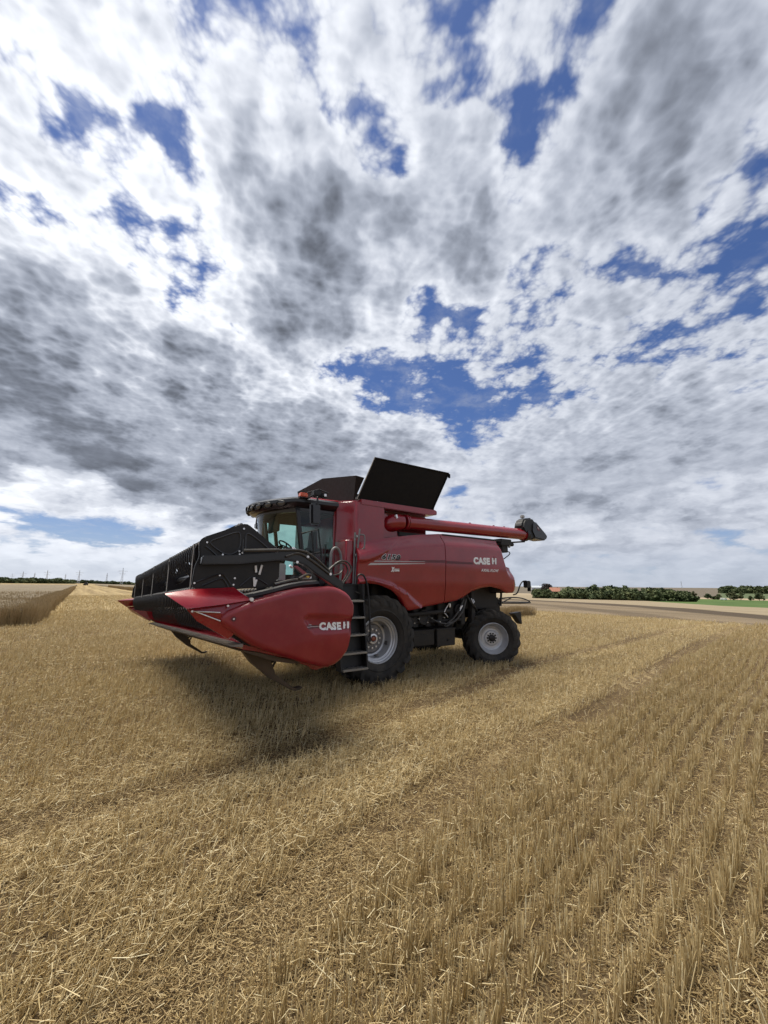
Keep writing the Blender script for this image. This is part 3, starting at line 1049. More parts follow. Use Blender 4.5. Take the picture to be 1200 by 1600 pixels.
m.tube([(1.50, 1.05, 3.62), (1.50, 1.35, 3.64), (1.50, 1.60, 3.61), (1.50, 1.62, 3.42)], 0.020, smooth=1)
m.box((1.47, 1.50, 3.66), (0.17, 0.17, 0.12), 0.02)
m.box((1.36, 1.58, 3.62), (0.10, 0.12, 0.10), 0.02)
m.tube([(1.60, 1.35, 3.69), (1.45, 1.55, 3.74), (1.28, 1.62, 3.68)], 0.012)
m.build('mirror_bracket', 'black', cab_o)
m = MB()
m.box((1.36, 1.655, 3.62), (0.05, 0.012, 0.05), 0.004)
m.build('lamp_lens', 'bright', cab_o)
m = MB()
m.box((1.535, 1.60, 3.24), (0.23, 0.10, 0.42), 0.035, Matrix.Rotation(R(12), 3, 'Z') @ Matrix.Rotation(R(3), 3, 'Y'))
mirror = m.build('mirror', 'satin', cab_o)
m = MB()
m.box((1.60, -1.52, 3.36), (0.10, 0.20, 0.16), 0.03)
m.tube([(1.60, -1.05, 3.60), (1.66, -1.40, 3.58), (1.64, -1.50, 3.40)], 0.018)
m.box((1.56, -1.50, 3.20), (0.08, 0.14, 0.10), 0.03)
m.tube([(1.60, -1.50, 3.36), (1.56, -1.50, 3.16), (1.50, -1.1, 2.9)], 0.014)
m.build('mirror', 'satin', cab_o)
# inside
m = MB()
m.box((0.98, 0.0, 2.50), (0.50, 0.52, 0.14), 0.05)
m.box((0.76, 0.0, 2.88), (0.13, 0.50, 0.72), 0.06, Matrix.Rotation(R(-6), 3, 'Y'))
m.box((0.74, 0.0, 3.25), (0.10, 0.28, 0.17), 0.04)
m.box((0.95, 0.40, 2.66), (0.42, 0.13, 0.10), 0.03)
m.box((0.95, -0.40, 2.68), (0.50, 0.20, 0.10), 0.03)
m.box((0.95, 0.0, 2.25), (0.40, 0.40, 0.34), 0.03)
m.build('driver_seat', 'seat', cab_o)
m = MB()
c0 = Vector((1.42, 0.0, 2.74))
qm = Vector((-0.62, 0, 0.78)).to_track_quat('Z', 'Y').to_matrix()
ring = [c0 + qm @ Vector((0.20 * math.cos(a), 0.20 * math.sin(a), 0)) for a in [k * 2 * math.pi / 28 for k in range(29)]]
m.tube(ring, 0.017, 8, cap=False)
for a in (0.5, 2.6, 4.7):
    m.tube([c0, c0 + qm @ Vector((0.2 * math.cos(a), 0.2 * math.sin(a), 0))], 0.014)
m.tube([c0, (1.60, 0, 2.12)], [0.05, 0.09], 12)
m.box((1.52, 0.0, 2.45), (0.12, 0.22, 0.40), 0.03, Matrix.Rotation(R(-16), 3, 'Y'))
m.build('steering_wheel', 'black', cab_o)
m = MB()
m.span(0.67, 0.70, -0.88, 0.88, 2.10, 3.40, 0.004)
m.span(0.70, 1.62, -0.88, 0.88, 3.36, 3.43, 0.01)
m.box((1.63, -0.28, 3.22), (0.05, 0.62, 0.30), 0.015)
m.box((1.30, -0.72, 2.72), (0.06, 0.24, 0.22), 0.02)
m.tube([(1.20, -0.72, 2.2), (1.30, -0.72, 2.65)], 0.02)
m.span(0.72, 0.78, 0.55, 0.86, 2.15, 3.1, 0.02)
m.build('cab_lining', 'interior', cab_o)

# ---- platform, rails, ladder
m = MB()
m.span(0.46, 1.55, 1.00, 1.72, 1.90, 1.945, 0.008)
m.build('platform', 'black', combine)
m = MB()
m.span(0.36, 1.45, -1.1, 1.28, 1.60, 2.05, 0.03)
m.span(1.12, 1.95, 0.62, 1.20, 1.80, 2.00, 0.02)
m.hull([(1.50, 1.20, 2.06), (1.50, 1.20, 2.00), (1.95, 1.20, 1.97), (1.95, 1.20, 1.93), (1.50, 1.0, 2.06), (1.95, 1.0, 1.95)])
m.build('platform_base', 'red', combine)
m = MB()
for path in ([(1.73, 1.45, 2.87), (1.38, 1.45, 2.98), (1.26, 1.45, 2.20), (1.24, 1.45, 1.94)], [(1.73, 1.45, 2.87), (1.69, 1.45, 1.95)], [(1.52, 1.45, 2.93), (1.44, 1.45, 2.39)], [(1.71, 1.45, 2.45), (1.32, 1.45, 2.54)],
             [(1.10, 1.44, 2.62), (1.02, 1.44, 1.95)], [(1.20, 1.44, 2.70), (1.26, 1.44, 1.95)]):
    m.tube(path, 0.016)
m.build('platform_rail', 'black', combine)
m = MB()
m.tube([(1.14, 1.55, 1.95), (1.15, 1.55, 2.40), (1.14, 1.55, 2.56), (1.06, 1.55, 2.65), (0.97, 1.55, 2.61), (0.92, 1.55, 2.48), (0.91, 1.55, 2.30), (0.93, 1.55, 1.95)], 0.026, smooth=2)
m.build('grab_rail', 'rim_dark', combine)
m = MB()
m.tube([(0.58, 1.50, 2.98), (0.60, 1.50, 1.95)], 0.020)
m.tube([(0.48, 1.52, 3.06), (0.54, 1.52, 2.53), (0.56, 1.52, 1.95)], 0.018)
m.tube([(0.49, 1.52, 2.62), (0.40, 1.56, 2.66), (0.385, 1.56, 2.72), (0.385, 1.56, 2.88), (0.40, 1.56, 2.94), (0.49, 1.52, 2.94)], 0.016, smooth=1)
m.box((0.565, 1.53, 2.90), (0.05, 0.04, 0.06), 0.01)
m.box((0.585, 1.53, 2.52), (0.05, 0.04, 0.06), 0.01)
m.build('grab_rail', 'rim_dark', combine)
m = MB()
m.box((0.565, 1.555, 2.90), (0.02, 0.01, 0.02), 0.003)
m.box((0.585, 1.555, 2.52), (0.02, 0.01, 0.02), 0.003)
m.build('latch', 'bright', combine)
lad = MB()
LX0, LX1 = 0.60, 1.14
for x in (LX0, LX1):
    lad.hull([(x, y, z) for z, y0, y1 in ((0.44, 1.92, 2.10), (1.95, 1.70, 1.88)) for y in (y0, y1)] + [(x + 0.03, y, z) for z, y0, y1 in ((0.44, 1.92, 2.10), (1.95, 1.70, 1.88)) for y in (y0, y1)])
lad.hull([(x, y, z) for x in (LX0 + 0.03, LX1) for z, y in ((0.44, 1.915), (0.44, 1.93), (1.95, 1.69), (1.95, 1.705))])
ladder = lad.build('boarding_ladder', 'black', combine)
for z in (0.47, 0.74, 1.045, 1.35, 1.645):
    m = MB()
    yb = 1.93 - 0.22 * (z - 0.44) / 1.5
    m.span(LX0 + 0.025, LX1 + 0.005, yb + 0.01, yb + 0.21, z - 0.03, z, 0.006)
    for k in range(6):
        m.span(LX0 + 0.05 + k * 0.085, LX0 + 0.08 + k * 0.085, yb + 0.02, yb + 0.20, z, z + 0.006)
    m.build('ladder_step', 'tread', ladder)
m = MB()
m.tube([(0.77, 1.90, 1.94), (0.77, 1.92, 2.09), (0.72, 1.93, 2.13), (0.64, 1.94, 2.12), (0.58, 1.95, 2.0), (0.545, 1.96, 1.86), (0.53, 2.02, 1.25), (0.55, 2.06, 0.9)], 0.017, smooth=2)
m.build('ladder_rail', 'black', ladder)
m = MB()
m.span(0.50, 0.62, 1.50, 1.78, 1.55, 1.90, 0.01)
m.tube([(0.70, 1.75, 1.80), (0.62, 1.80, 1.76), (0.56, 1.80, 1.82)], 0.01)
m.build('ladder_hinge', 'dusty_dark', ladder)

# ---- feeder house and its hoses
m = MB()
m.hull([(1.0, y, z) for y in (-0.62, 0.62) for z in (1.05, 1.70)] + [(2.28, y, z) for y in (-0.62, 0.62) for z in (1.05, 1.62)])
m.build('feeder_house', 'red', combine)
for path, r in (([(1.46, 2.0, 2.11), (1.36, 2.0, 2.24), (1.20, 2.0, 2.36), (1.05, 2.0, 2.36), (0.96, 2.0, 2.27), (0.94, 2.0, 2.20), (1.01, 2.0, 2.08), (1.16, 2.0, 1.90), (1.25, 2.0, 1.7)], 0.017),
                ([(1.50, 1.95, 2.05), (1.38, 1.95, 2.22), (1.20, 1.95, 2.33), (1.06, 1.95, 2.32), (1.0, 1.95, 2.24), (0.99, 1.95, 2.16), (1.07, 1.95, 2.03), (1.2, 1.95, 1.85)], 0.015),
                ([(1.50, 1.9, 2.04), (1.25, 1.9, 2.10), (1.12, 1.85, 2.12), (1.03, 1.8, 2.18), (1.00, 1.8, 2.28)], 0.014)):
    m = MB()
    m.tube(path, r, 8, smooth=2)
    m.build('hose', 'hose', combine)
# ---- cutting header: wider than the machine, tipped a little to its right
K = 0.043                         # rise per metre towards the left end
hd = MB()
SX = 3.80                         # half width
# table: floor, trough and back sheet
sec = [(3.38, 1.085), (3.20, 1.06), (2.95, 1.00), (2.72, 0.93), (2.50, 0.95), (2.33, 1.08), (2.24, 1.30), (2.20, 1.72), (2.17, 1.72), (2.19, 1.28), (2.28, 1.02), (2.45, 0.885), (2.72, 0.86), (2.98, 0.93), (3.22, 1.00), (3.38, 1.03)]
hd.prism(sec, -SX + 0.1, SX - 0.1)
for s in (-1, 1):
    # end walls that carry the shields
    hd.prism([(3.55, 1.235), (3.20, 0.98), (2.50, 0.755), (2.42, 0.69), (2.25, 0.72), (2.12, 0.95), (2.10, 1.60), (2.35, 1.72), (2.95, 1.66), (3.45, 1.50), (3.62, 1.40)], s * (SX - 0.34), s * (SX - 0.20), 'y', 0.02)
header = hd.build('cutting_header', 'red', combine, tilt=K)
m = MB()
m.span(2.08, 2.24, -SX + 0.15, SX - 0.15, 1.66, 1.80, 0.02)
m.span(2.06, 2.18, -SX + 0.3, SX - 0.3, 0.95, 1.08, 0.02)
for y in (-2.8, -1.6, 1.6, 2.8):
    m.span(2.06, 2.18, y - 0.05, y + 0.05, 1.0, 1.7, 0.01)
m.span(2.20, 2.34, 3.2, 3.42, 1.66, 1.98, 0.03)
m.tube([(2.24, 3.35, 1.80), (2.7, 3.5, 1.76), (3.1, 3.55, 1.66), (3.4, 3.55, 1.60)], 0.05, smooth=1)
m.tube([(2.24, 3.25, 1.74), (2.7, 3.4, 1.70), (3.2, 3.5, 1.60)], 0.035, smooth=1)
m.build('header_frame', 'black', header, tilt=K)
# worn underside and skid rail
m = MB()
m.prism([(3.40, 1.03), (3.30, 0.985), (3.00, 0.87), (2.75, 0.815), (2.45, 0.83), (2.45, 0.86), (2.72, 0.85), (2.98, 0.92), (3.22, 0.99), (3.38, 1.025)], -SX + 0.12, SX - 0.12)
m.build('header_underside', 'worn', header, tilt=K)
# knife with its guards
m = MB()
m.span(3.36, 3.44, -SX + 0.12, SX - 0.12, 1.062, 1.092, 0.004)
for k in range(98):
    y = -SX + 0.16 + k * 0.0762
    m.hull([(3.40, y - 0.016, 1.065), (3.40, y + 0.016, 1.065), (3.40, y - 0.014, 1.105), (3.40, y + 0.014, 1.105), (3.545, y, 1.082)])
m.build('knife', 'knife', header, tilt=K, angle=0)
# auger in the trough
m = MB()
m.tube([(2.66, -3.4, 1.33), (2.66, 3.4, 1.33)], 0.20, 24)
for side in (-1, 1):
    g = []
    for k in range(0, 260):
        t = k / 259
        a = t * 2 * math.pi * 5.5 * side
        y = side * (3.35 - 2.75 * t)
        g.append([(2.66 + r * math.cos(a), y, 1.33 + r * math.sin(a)) for r in (0.19, 0.33)])
    m.quads(g)
m.build('intake_auger', 'satin', header, tilt=K)

# reel: six bars on hexagonal discs, spring tines hanging from each bar
RC = (3.44, 1.975)
RR = 0.51
ang = [math.pi / 6 + k * math.pi / 3 for k in range(6)]
m = MB()
m.tube([(RC[0], -3.5, RC[1]), (RC[0], 3.5, RC[1])], 0.075, 18)
m.build('reel_shaft', 'satin', header, tilt=K)
for k, a in enumerate(ang):
    bx, bz = RC[0] + RR * math.cos(a), RC[1] + RR * math.sin(a)
    m = MB()
    m.tube([(bx, -3.52, bz), (bx, 3.52, bz)], 0.024, 10)
    m.build('tine_bar', 'tine_grey', header, tilt=K)
    m = MB()
    for j in range(48):
        y = -3.46 + j * 0.1467
        m.tube([(bx + 0.02, y, bz - 0.01), (bx + 0.045, y, bz - 0.07), (bx + 0.035, y, bz - 0.17), (bx - 0.015, y, bz - 0.30)], [0.013, 0.012, 0.009, 0.006], 5)
        m.tube([(bx, y - 0.02, bz), (bx, y + 0.02, bz)], 0.031, 6)
    m.build('reel_tines', 'black', header, tilt=K, angle=60)
for y in (-3.50, -1.80, -0.20, 1.55, 3.30):
    m = MB()
    for dy in (-0.004,):
        hexo = [(RC[0] + (RR + 0.035) * math.cos(a), RC[1] + (RR + 0.035) * math.sin(a)) for a in ang]
        hexi = [(RC[0] + (RR - 0.075) * math.cos(a), RC[1] + (RR - 0.075) * math.sin(a)) for a in ang]
        for i in range(6):
            j = (i + 1) % 6
            m.prism([hexo[i], hexo[j], hexi[j], hexi[i]], y - 0.006, y + 0.006)
        for i in range(6):
            a = ang[i]
            u = Vector((math.cos(a), math.sin(a)))
            w = Vector((-u.y, u.x))
            c = Vector(RC)
            pts = [c + u * 0.06 + w * 0.11, c + u * 0.30 + w * 0.05, c + u * 0.50 + w * 0.075, c + u * 0.50 - w * 0.075, c + u * 0.30 - w * 0.05, c + u * 0.06 - w * 0.11]
            m.prism([tuple(p) for p in pts], y - 0.0075, y + 0.0075)
        m.lathe([(y - 0.02, 0.0), (y - 0.02, 0.16), (y + 0.02, 0.16), (y + 0.02, 0.0)], (RC[0], 0, RC[1]), 24)
    m.build('reel_disc', 'grey' if False else 'satin', header, tilt=K)
    m = MB()
    e = [a for a in (ang[0], ang[5])]
    P = [(RC[0] + (RR + 0.037) * math.cos(a), y, RC[1] + (RR + 0.037) * math.sin(a)) for a in e]
    m.tube(P, 0.008, 6)
    m.build('disc_edge', 'grey', header, tilt=K)

# black pressed end covers of the reel
for s in (1, -1):
    Zc = lambda z: z - 0.157
    poly = [(3.91, 2.22), (3.925, 2.37), (3.915, 2.41), (3.87, 2.45), (3.46, 2.63), (3.42, 2.642), (3.38, 2.63), (3.00, 2.36), (2.97, 2.30), (2.97, 2.0), (3.10, 1.90), (3.23, 1.88), (3.49, 1.865), (3.93, 1.87), (3.965, 1.90), (3.95, 2.11)]
    m = MB()
    m.prism([(x, Zc(z)) for x, z in poly], s * 3.60, s * 3.645, 'y', 0.012)
    cov = m.build('reel_cover', 'black', header, tilt=K)
    m = MB()
    for loop in ([(3.79, 2.41), (3.52, 2.535), (3.48, 2.51), (3.47, 2.33), (3.54, 2.27), (3.60, 2.255), (3.67, 2.27), (3.82, 2.37), (3.79, 2.41)],
                 [(3.41, 2.30), (3.42, 2.52), (3.36, 2.52), (3.12, 2.35), (3.10, 2.31)],
                 [(3.44, 2.30), (3.445, 2.45)], [(3.86, 2.34), (3.80, 2.30), (3.72, 2.23)],
                 [(3.92, 1.94), (3.67, 2.045), (3.61, 2.0), (3.54, 1.90)], [(3.86, 1.90), (3.66, 1.99), (3.62, 1.96), (3.58, 1.89)], [(3.44, 1.90), (3.36, 1.97), (3.30, 2.02), (3.22, 1.98), (3.12, 1.92)]):
        m.tube([(x, s * 3.647, Zc(z)) for x, z in loop], 0.011, 6, smooth=2)
    m.build('pressed_rib', 'satin', cov, tilt=K)
    m = MB()
    for x, z in ((3.845, 2.385), (3.445, 2.575), (3.665, 2.255), (3.48, 2.305), (3.445, 2.288), (3.68, 2.02), (3.51, 1.99), (3.52, 1.915), (3.94, 1.93), (3.475, 2.27)):
        m.tube([(x, s * 3.645, Zc(z)), (x, s * 3.656, Zc(z))], 0.011, 8)
    m.build('bolt', 'bright', cov, tilt=K)
    # support arm: straight beam bending down to the header back
    Za = lambda z: z - 0.155
    m = MB()
    arm = [(3.90, 2.222), (3.50, 2.248), (3.06, 2.30), (2.91, 2.375), (2.80, 2.365), (2.62, 2.285), (2.27, 2.05), (2.12, 1.95), (2.12, 1.84), (2.30, 1.93), (2.50, 2.04), (2.68, 2.16), (2.80, 2.20), (2.92, 2.215), (3.06, 2.205), (3.50, 2.145), (3.91, 2.125)]
    m.prism([(x, Za(z)) for x, z in arm], s * 3.66, s * 3.76, 'y', 0.012)
    arm_o = m.build('reel_arm', 'satin', header, tilt=K)
    m = MB()
    m.tube([(2.95, s * 3.772, Za(2.25)), (2.80, s * 3.772, Za(2.31)), (2.68, s * 3.772, Za(2.27)), (2.35, s * 3.772, Za(2.06))], 0.014, smooth=2)
    m.tube([(3.47, s * 3.79, Za(2.295)), (3.05, s * 3.79, Za(2.325))], 0.019)
    m.tube([(3.05, s * 3.79, Za(2.325)), (2.72, s * 3.79, Za(2.345)), (2.55, s * 3.79, Za(2.25)), (2.3, s * 3.75, Za(2.07))], 0.014, smooth=1)
    m.build('hose', 'hose', arm_o, tilt=K)
    m = MB()
    m.tube([(3.40, s * 3.79, Za(2.300)), (3.33, s * 3.79, Za(2.306))], 0.013)
    for x, z in ((2.84, 2.345), (2.66, 2.262), (2.33, 2.055), (2.86, 2.36), (2.80, 2.19)):
        m.tube([(x, s * 3.77, Za(z)), (x, s * 3.785, Za(z))], 0.018, 8)
    m.build('bolt', 'bright', arm_o, tilt=K)
    # white sight rods under the arm
    m = MB()
    for a, b in (((3.28, 2.14), (3.27, 2.06)), ((3.205, 2.15), (3.23, 2.035)), ((3.29, 2.00), (3.28, 1.895)), ((3.26, 1.975), (3.28, 1.895))):
        m.tube([(a[0], s * 3.665, Za(a[1])), (b[0], s * 3.665, Za(b[1]))], 0.013, 6)
    m.build('sight_rod', 'white', arm_o, tilt=K)
    # lift cylinder
    m = MB()
    m.tube([(2.05, s * 3.35, 1.70), (2.66, s * 3.45, 1.72)], 0.035, 12)
    m.build('lift_cylinder', 'satin', header, tilt=K)
    m = MB()
    m.tube([(2.62, s * 3.2, 1.783), (2.70, s * 3.2, 1.78)], 0.010, 8)
    m.tube([(2.34, s * 3.2, 1.79), (2.60, s * 3.2, 1.785)], 0.016, 8)
    m.tube([(2.30, s * 3.2, 1.795), (2.33, s * 3.2, 1.795)], 0.03, 8)
    m.build('cylinder_rod', 'bright', header, tilt=K)

# moulded end shields, crop dividers
S_TOP = [(3.68, 1.56), (3.665, 1.60), (3.62, 1.64), (3.54, 1.67), (3.35, 1.742), (2.95, 1.842), (2.68, 1.89), (2.38, 1.912), (2.28, 1.90), (2.20, 1.872), (2.12, 1.832), (2.07, 1.79), (2.02, 1.72), (2.0, 1.66)]
S_BOT = [(3.68, 1.545), (3.67, 1.50), (3.64, 1.46), (3.52, 1.385), (3.32, 1.25), (3.17, 1.175), (2.64, 0.985), (2.44, 0.925), (2.34, 0.91), (2.23, 0.93), (2.16, 0.975), (2.08, 1.07), (2.04, 1.30), (2.015, 1.50), (2.0, 1.64)]


def shield_depth(x, z):
    t, b = interp(S_TOP, x), interp(S_BOT, x)
    d = min((t - z) * 0.95, (z - b) * 0.9, (3.70 - x) * 1.0, (x - 1.985) * 1.2)
    y = 3.79 + 0.07 * math.sqrt(max(0.0, 1 - (1 - min(1.0, d / 0.065)) ** 2))
    y += 0.008 * math.sin((x - 2.0) / 1.7 * math.pi)
    low = 1.30 - 0.10 * smooth01((x - 2.2) / 1.2)
    y -= 0.045 * smooth01((low - z) / 0.42)
    # pressed recess behind the lettering
    top = interp([(2.0, 1.515), (2.60, 1.565), (2.66, 1.560), (2.73, 1.52)], x)
    bot = interp([(2.0, 1.325), (2.58, 1.335), (2.66, 1.41), (2.73, 1.50)], x)
    r = smooth01((top - z) / 0.035) * smooth01((z - bot) / 0.07) * smooth01((2.745 - x) / 0.05)
    return y - 0.042 * r


for s in (1, -1):
    m = MB()
    rows = []
    nx, nz = 130, 56
    for i in range(nx + 1):
        u = i / nx
        x = 2.0 + 1.68 * (0.5 - 0.5 * math.cos(math.pi * u)) if False else 2.0 + 1.68 * u
        t, b = interp(S_TOP, x), interp(S_BOT, x)
        if t - b < 0.012:
            t, b = (t + b) / 2 + 0.006, (t + b) / 2 - 0.006
        zz = [b + (t - b) * (0.5 - 0.5 * math.cos(math.pi * j / nz)) for j in range(nz + 1)]
        rows.append([(x, s * 3.50, b)] + [(x, s * shield_depth(x, z), z - 0.165) for z in zz] + [(x, s * 3.50, t)])
        rows[-1][0] = (x, s * 3.58, b - 0.165)
        rows[-1][-1] = (x, s * 3.58, t - 0.165)
    m.quads(rows)
    sh = m.build('end_shield', 'shield_red', header, angle=60, tilt=K)
    # dark gasket that shows round the nose
    m = MB()
    gz = lambda z: z - 0.160
    m.prism([(3.715, gz(1.55)), (3.70, gz(1.62)), (3.64, gz(1.675)), (3.55, gz(1.705)), (3.32, gz(1.775)), (2.9, gz(1.80)), (2.9, gz(1.3)), (3.30, gz(1.215)), (3.53, gz(1.35)), (3.66, gz(1.43)), (3.705, gz(1.49))], s * 3.62, s * 3.735, 'y', 0.02)
    m.build('shield_gasket', 'black', header, tilt=K)
    m = MB()
    m.tube([(3.55, s * 3.855, 1.545 - 0.165), (3.55, s * 3.868, 1.545 - 0.165)], 0.028, 16)
    m.build('bolt_washer', 'dark_red_decal', sh, tilt=K)
    m = MB()
    m.tube([(3.55, s * 3.868, 1.545 - 0.165), (3.55, s * 3.876, 1.545 - 0.165)], 0.010, 8)
    m.build('bolt', 'bright', sh, tilt=K)
    # divider: hooded top sheet over a faceted lower nose
    zc = lambda z: z - 0.163
    V = lambda x, y, z: (x, s * y, zc(z))
    m = MB()
    m.hull([V(4.24, 3.80, 1.815), V(4.235, 3.78, 1.825), V(4.0, 3.72, 1.865), V(3.72, 3.66, 1.875), V(3.52, 3.66, 1.893), V(3.34, 3.74, 1.765), V(4.03, 3.86, 1.662), V(3.68, 3.86, 1.700), V(3.36, 3.83, 1.745),
            V(3.98, 3.55, 1.83), V(3.50, 3.50, 1.86), V(3.40, 3.55, 1.74)])
    div = m.build('crop_divider', 'red', header, angle=25, tilt=K)
    m = MB()
    m.hull([V(4.02, 3.80, 1.655), V(3.34, 3.80, 1.742), V(3.66, 3.83, 1.60), V(3.64, 3.81, 1.44), V(3.53, 3.80, 1.365), V(3.57, 3.78, 1.33), V(3.91, 3.78, 1.535), V(3.40, 3.55, 1.70), V(3.50, 3.55, 1.30), V(3.95, 3.60, 1.62)])
    m.build('divider_nose', 'red', div, angle=20, tilt=K)
    m = MB()
    m.tube([V(3.95, 3.815, 1.635), V(3.69, 3.838, 1.615)], 0.006, 6)  # bright wires added to draw the light edges of a recess
    m.tube([V(3.93, 3.812, 1.630), V(3.68, 3.835, 1.525)], 0.006, 6)
    m.tube([V(3.97, 3.81, 1.635), V(3.97, 3.83, 1.635)], 0.012, 8)
    m.tube([V(3.62, 3.84, 1.685), V(3.62, 3.866, 1.685)], 0.012, 8)
    m.tube([V(3.365, 3.83, 1.75), V(3.365, 3.87, 1.75)], 0.022, 10)
    m.build('divider_light_edge_and_pin', 'bright', div, tilt=K)

# lettering in the recess
lt = side_text('maker_name', 'CASE', 2.485, 1.376, 0, 0.295, 0.084, 'white', None, offset=0.007, spacing=1.1, slope=-0.03)
tops = []
for v in lt.data.vertices:
    x, y, z = v.co
    v.co = (x, shield_depth(x, z) + 0.004 + y, z - 0.165 + K * shield_depth(x, z))
sh_left = [o for o in header.children if o.name.startswith('end_shield')][0]
lt.parent = sh_left
pre = set(sh_left.children)
emblem(sh_left, 2.155, 1.372, 0.0, 0.084)
for o in set(sh_left.children) - pre:
    for v in o.data.vertices:
        x, y, z = v.co
        v.co = (x, shield_depth(x, z) + 0.004 + y, z - 0.165 + K * shield_depth(x, z))
for k, (x0, x1, z0) in enumerate(((2.68, 2.50, 1.425), (2.675, 2.50, 1.412), (2.66, 2.50, 1.397), (2.645, 2.60, 1.436))):
    m = MB()
    g = []
    for i in range(9):
        x = x0 + (x1 - x0) * i / 8
        g.append([(x, shield_depth(x, z) + 0.003, z - 0.165 + K * shield_depth(x, z)) for z in (z0, z0 + 0.007)])
    m.quads(g)
    m.build('stripe', ('black_decal', 'silver_decal', 'black_decal', 'silver_decal')[k], sh_left, angle=0)

# skids under the table: broad worn plates, braced from behind
for y in (3.3, -1.9):
    m = MB()
    b = 1.0                        # height of the table edge they hang from
    outer = [(3.31, 1.03), (3.15, 0.83), (2.90, 0.62), (2.58, 0.43), (2.50, 0.435), (2.46, 0.47), (2.56, 0.455), (2.84, 0.66), (2.92, 0.86), (3.0, 0.94), (3.14, 0.985)]
    m.prism(outer, y - 0.07, y + 0.07, 'y', 0.008)
    m.prism([(2.93, 0.86), (2.98, 0.86), (2.86, 0.69), (2.82, 0.69)], y - 0.05, y - 0.02)
    sk = m.build('skid', 'worn', header, tilt=K)
    m = MB()
    m.tube([(2.78, y - 0.05, 0.87), (2.86, y - 0.05, 0.70)], 0.016)
    m.tube([(2.90, y, 0.80), (2.74, y, 0.88)], 0.02)
    m.build('skid_brace', 'black', sk, tilt=K)
# little straws caught on the knife
m = MB()
for y, l in ((3.45, 0.22), (2.1, 0.12), (0.4, 0.18), (-1.9, 0.15), (2.9, 0.10)):
    m.tube([(3.44, y, 1.10), (3.40 + 0.04, y + 0.02, 1.05 - l)], 0.006, 5)
STRAW_BITS = m
# crossing parts between header and cab
m = MB()
m.prism([(2.26, 2.21), (2.21, 2.22), (1.97, 2.06), (2.01, 2.01)], 2.36, 2.44)
lev = m.build('lock_lever', 'red', combine)
m = MB()
m.prism([(2.07, 2.105), (1.995, 2.055), (2.015, 2.025), (2.09, 2.075)], 2.441, 2.446)
m.build('lever_sticker', 'yellow', lev)
m = MB()
m.tube([(1.76, 2.5, 2.09), (1.53, 2.5, 1.955)], 0.010)
m.tube([(1.74, 2.47, 2.06), (1.60, 2.47, 1.955)], 0.009)
m.tube([(1.53, 2.5, 1.955), (1.53, 2.54, 1.955)], 0.018)
m.tube([(1.65, 2.5, 1.97), (1.65, 2.54, 1.97)], 0.015)
m.tube([(2.28, 2.4, 2.19), (2.33, 2.42, 2.22)], 0.02)
m.tube([(1.90, 2.4, 2.11), (1.95, 2.4, 2.02)], 0.014)
for a in range(4):
    m.tube([(2.50 - 0.05 * (a % 2), 2.2, 2.14 - 0.03 * a), (2.47 - 0.05 * (a % 2), 2.2, 2.13 - 0.03 * a)], 0.018)
m.build('coupling_pin', 'bright', combine)
m = MB()
m.span(1.83, 1.98, 0.9, 1.05, 1.62, 2.32, 0.02)
m.build('support_post', 'beige', combine)
for path, r in (([(2.9, 3.3, 1.92), (2.6, 3.1, 1.98), (2.3, 2.8, 2.0), (1.9, 2.3, 2.02), (1.6, 1.9, 2.0)], 0.022), ([(2.5, 3.2, 1.86), (2.2, 2.9, 1.92), (1.8, 2.3, 1.95), (1.5, 1.8, 1.9)], 0.022), ([(2.6, 3.4, 2.0), (2.3, 3.0, 2.08), (2.0, 2.6, 2.06), (1.7, 2.4, 2.07)], 0.018), ([(2.2, 2.8, 1.7), (1.9, 2.2, 1.95), (1.6, 1.7, 1.85)], 0.03)):
    m = MB()
    m.tube(path, r, 8, smooth=2)
    m.build('hose', 'hose', combine)
m = MB()
m.prism([(2.3, 1.62), (2.3, 1.98), (1.7, 2.02), (1.5, 1.9), (1.5, 1.6)], 1.25, 1.30, 'y', 0.01)
m.span(1.3, 2.25, 1.3, 2.4, 1.60, 1.68, 0.02)
m.build('coupling_frame', 'black', combine)
# ------------------------------------------------------------------ the land
FALL = [(-1e5, 0.0), (26, 0.0), (34, -0.05), (42, -0.25), (310, -8.3), (400, -9.3), (700, -9.5), (1600, -4.0), (3000, 2.0), (6000, 8.0), (20000, 8.0)]
FX, FZ = np.array([p[0] for p in FALL]), np.array([p[1] for p in FALL])
SN = (0.807, 0.590)               # across the field edge, away from the camera
ROW = math.radians(46)            # compass direction of the drilled rows
TRACK_A = [(-6.0, 0.6), (-2.9, 3.51), (-2.09, 4.15), (-0.89, 5.3), (0.6, 6.9), (1.94, 8.4), (3.52, 10.5), (5.1, 11.97), (6.95, 13.43), (9.62, 15.92), (14.0, 20.0), (17.1, 22.5), (19.5, 24.0)]
TRACK_B = [(-2.2, 0.6), (-0.94, 2.3), (-0.65, 2.75), (-0.17, 3.4), (1.12, 4.82), (3.23, 6.73), (5.51, 9.11), (8.0, 11.77), (12.15, 15.78), (16.95, 20.33), (20.5, 23.4)]


def land_z(x, y):
    return np.interp(SN[0] * x + SN[1] * y, FX, FZ)


def track_dist(x, y, line):
    """distance to a wheel track, and which side of it (positive: to its right)"""
    best = np.full(x.shape, 1e9)
    side = np.zeros(x.shape)
    for (ax, ay), (bx, by) in zip(line, line[1:]):
        dx, dy = bx - ax, by - ay
        L2 = dx * dx + dy * dy
        t = np.clip(((x - ax) * dx + (y - ay) * dy) / L2, 0, 1)
        d = np.hypot(x - ax - t * dx, y - ay - t * dy)
        c = (x - ax) * dy - (y - ay) * dx
        upd = d < best
        best = np.where(upd, d, best)
        side = np.where(upd, np.sign(c), side)
    return best, side


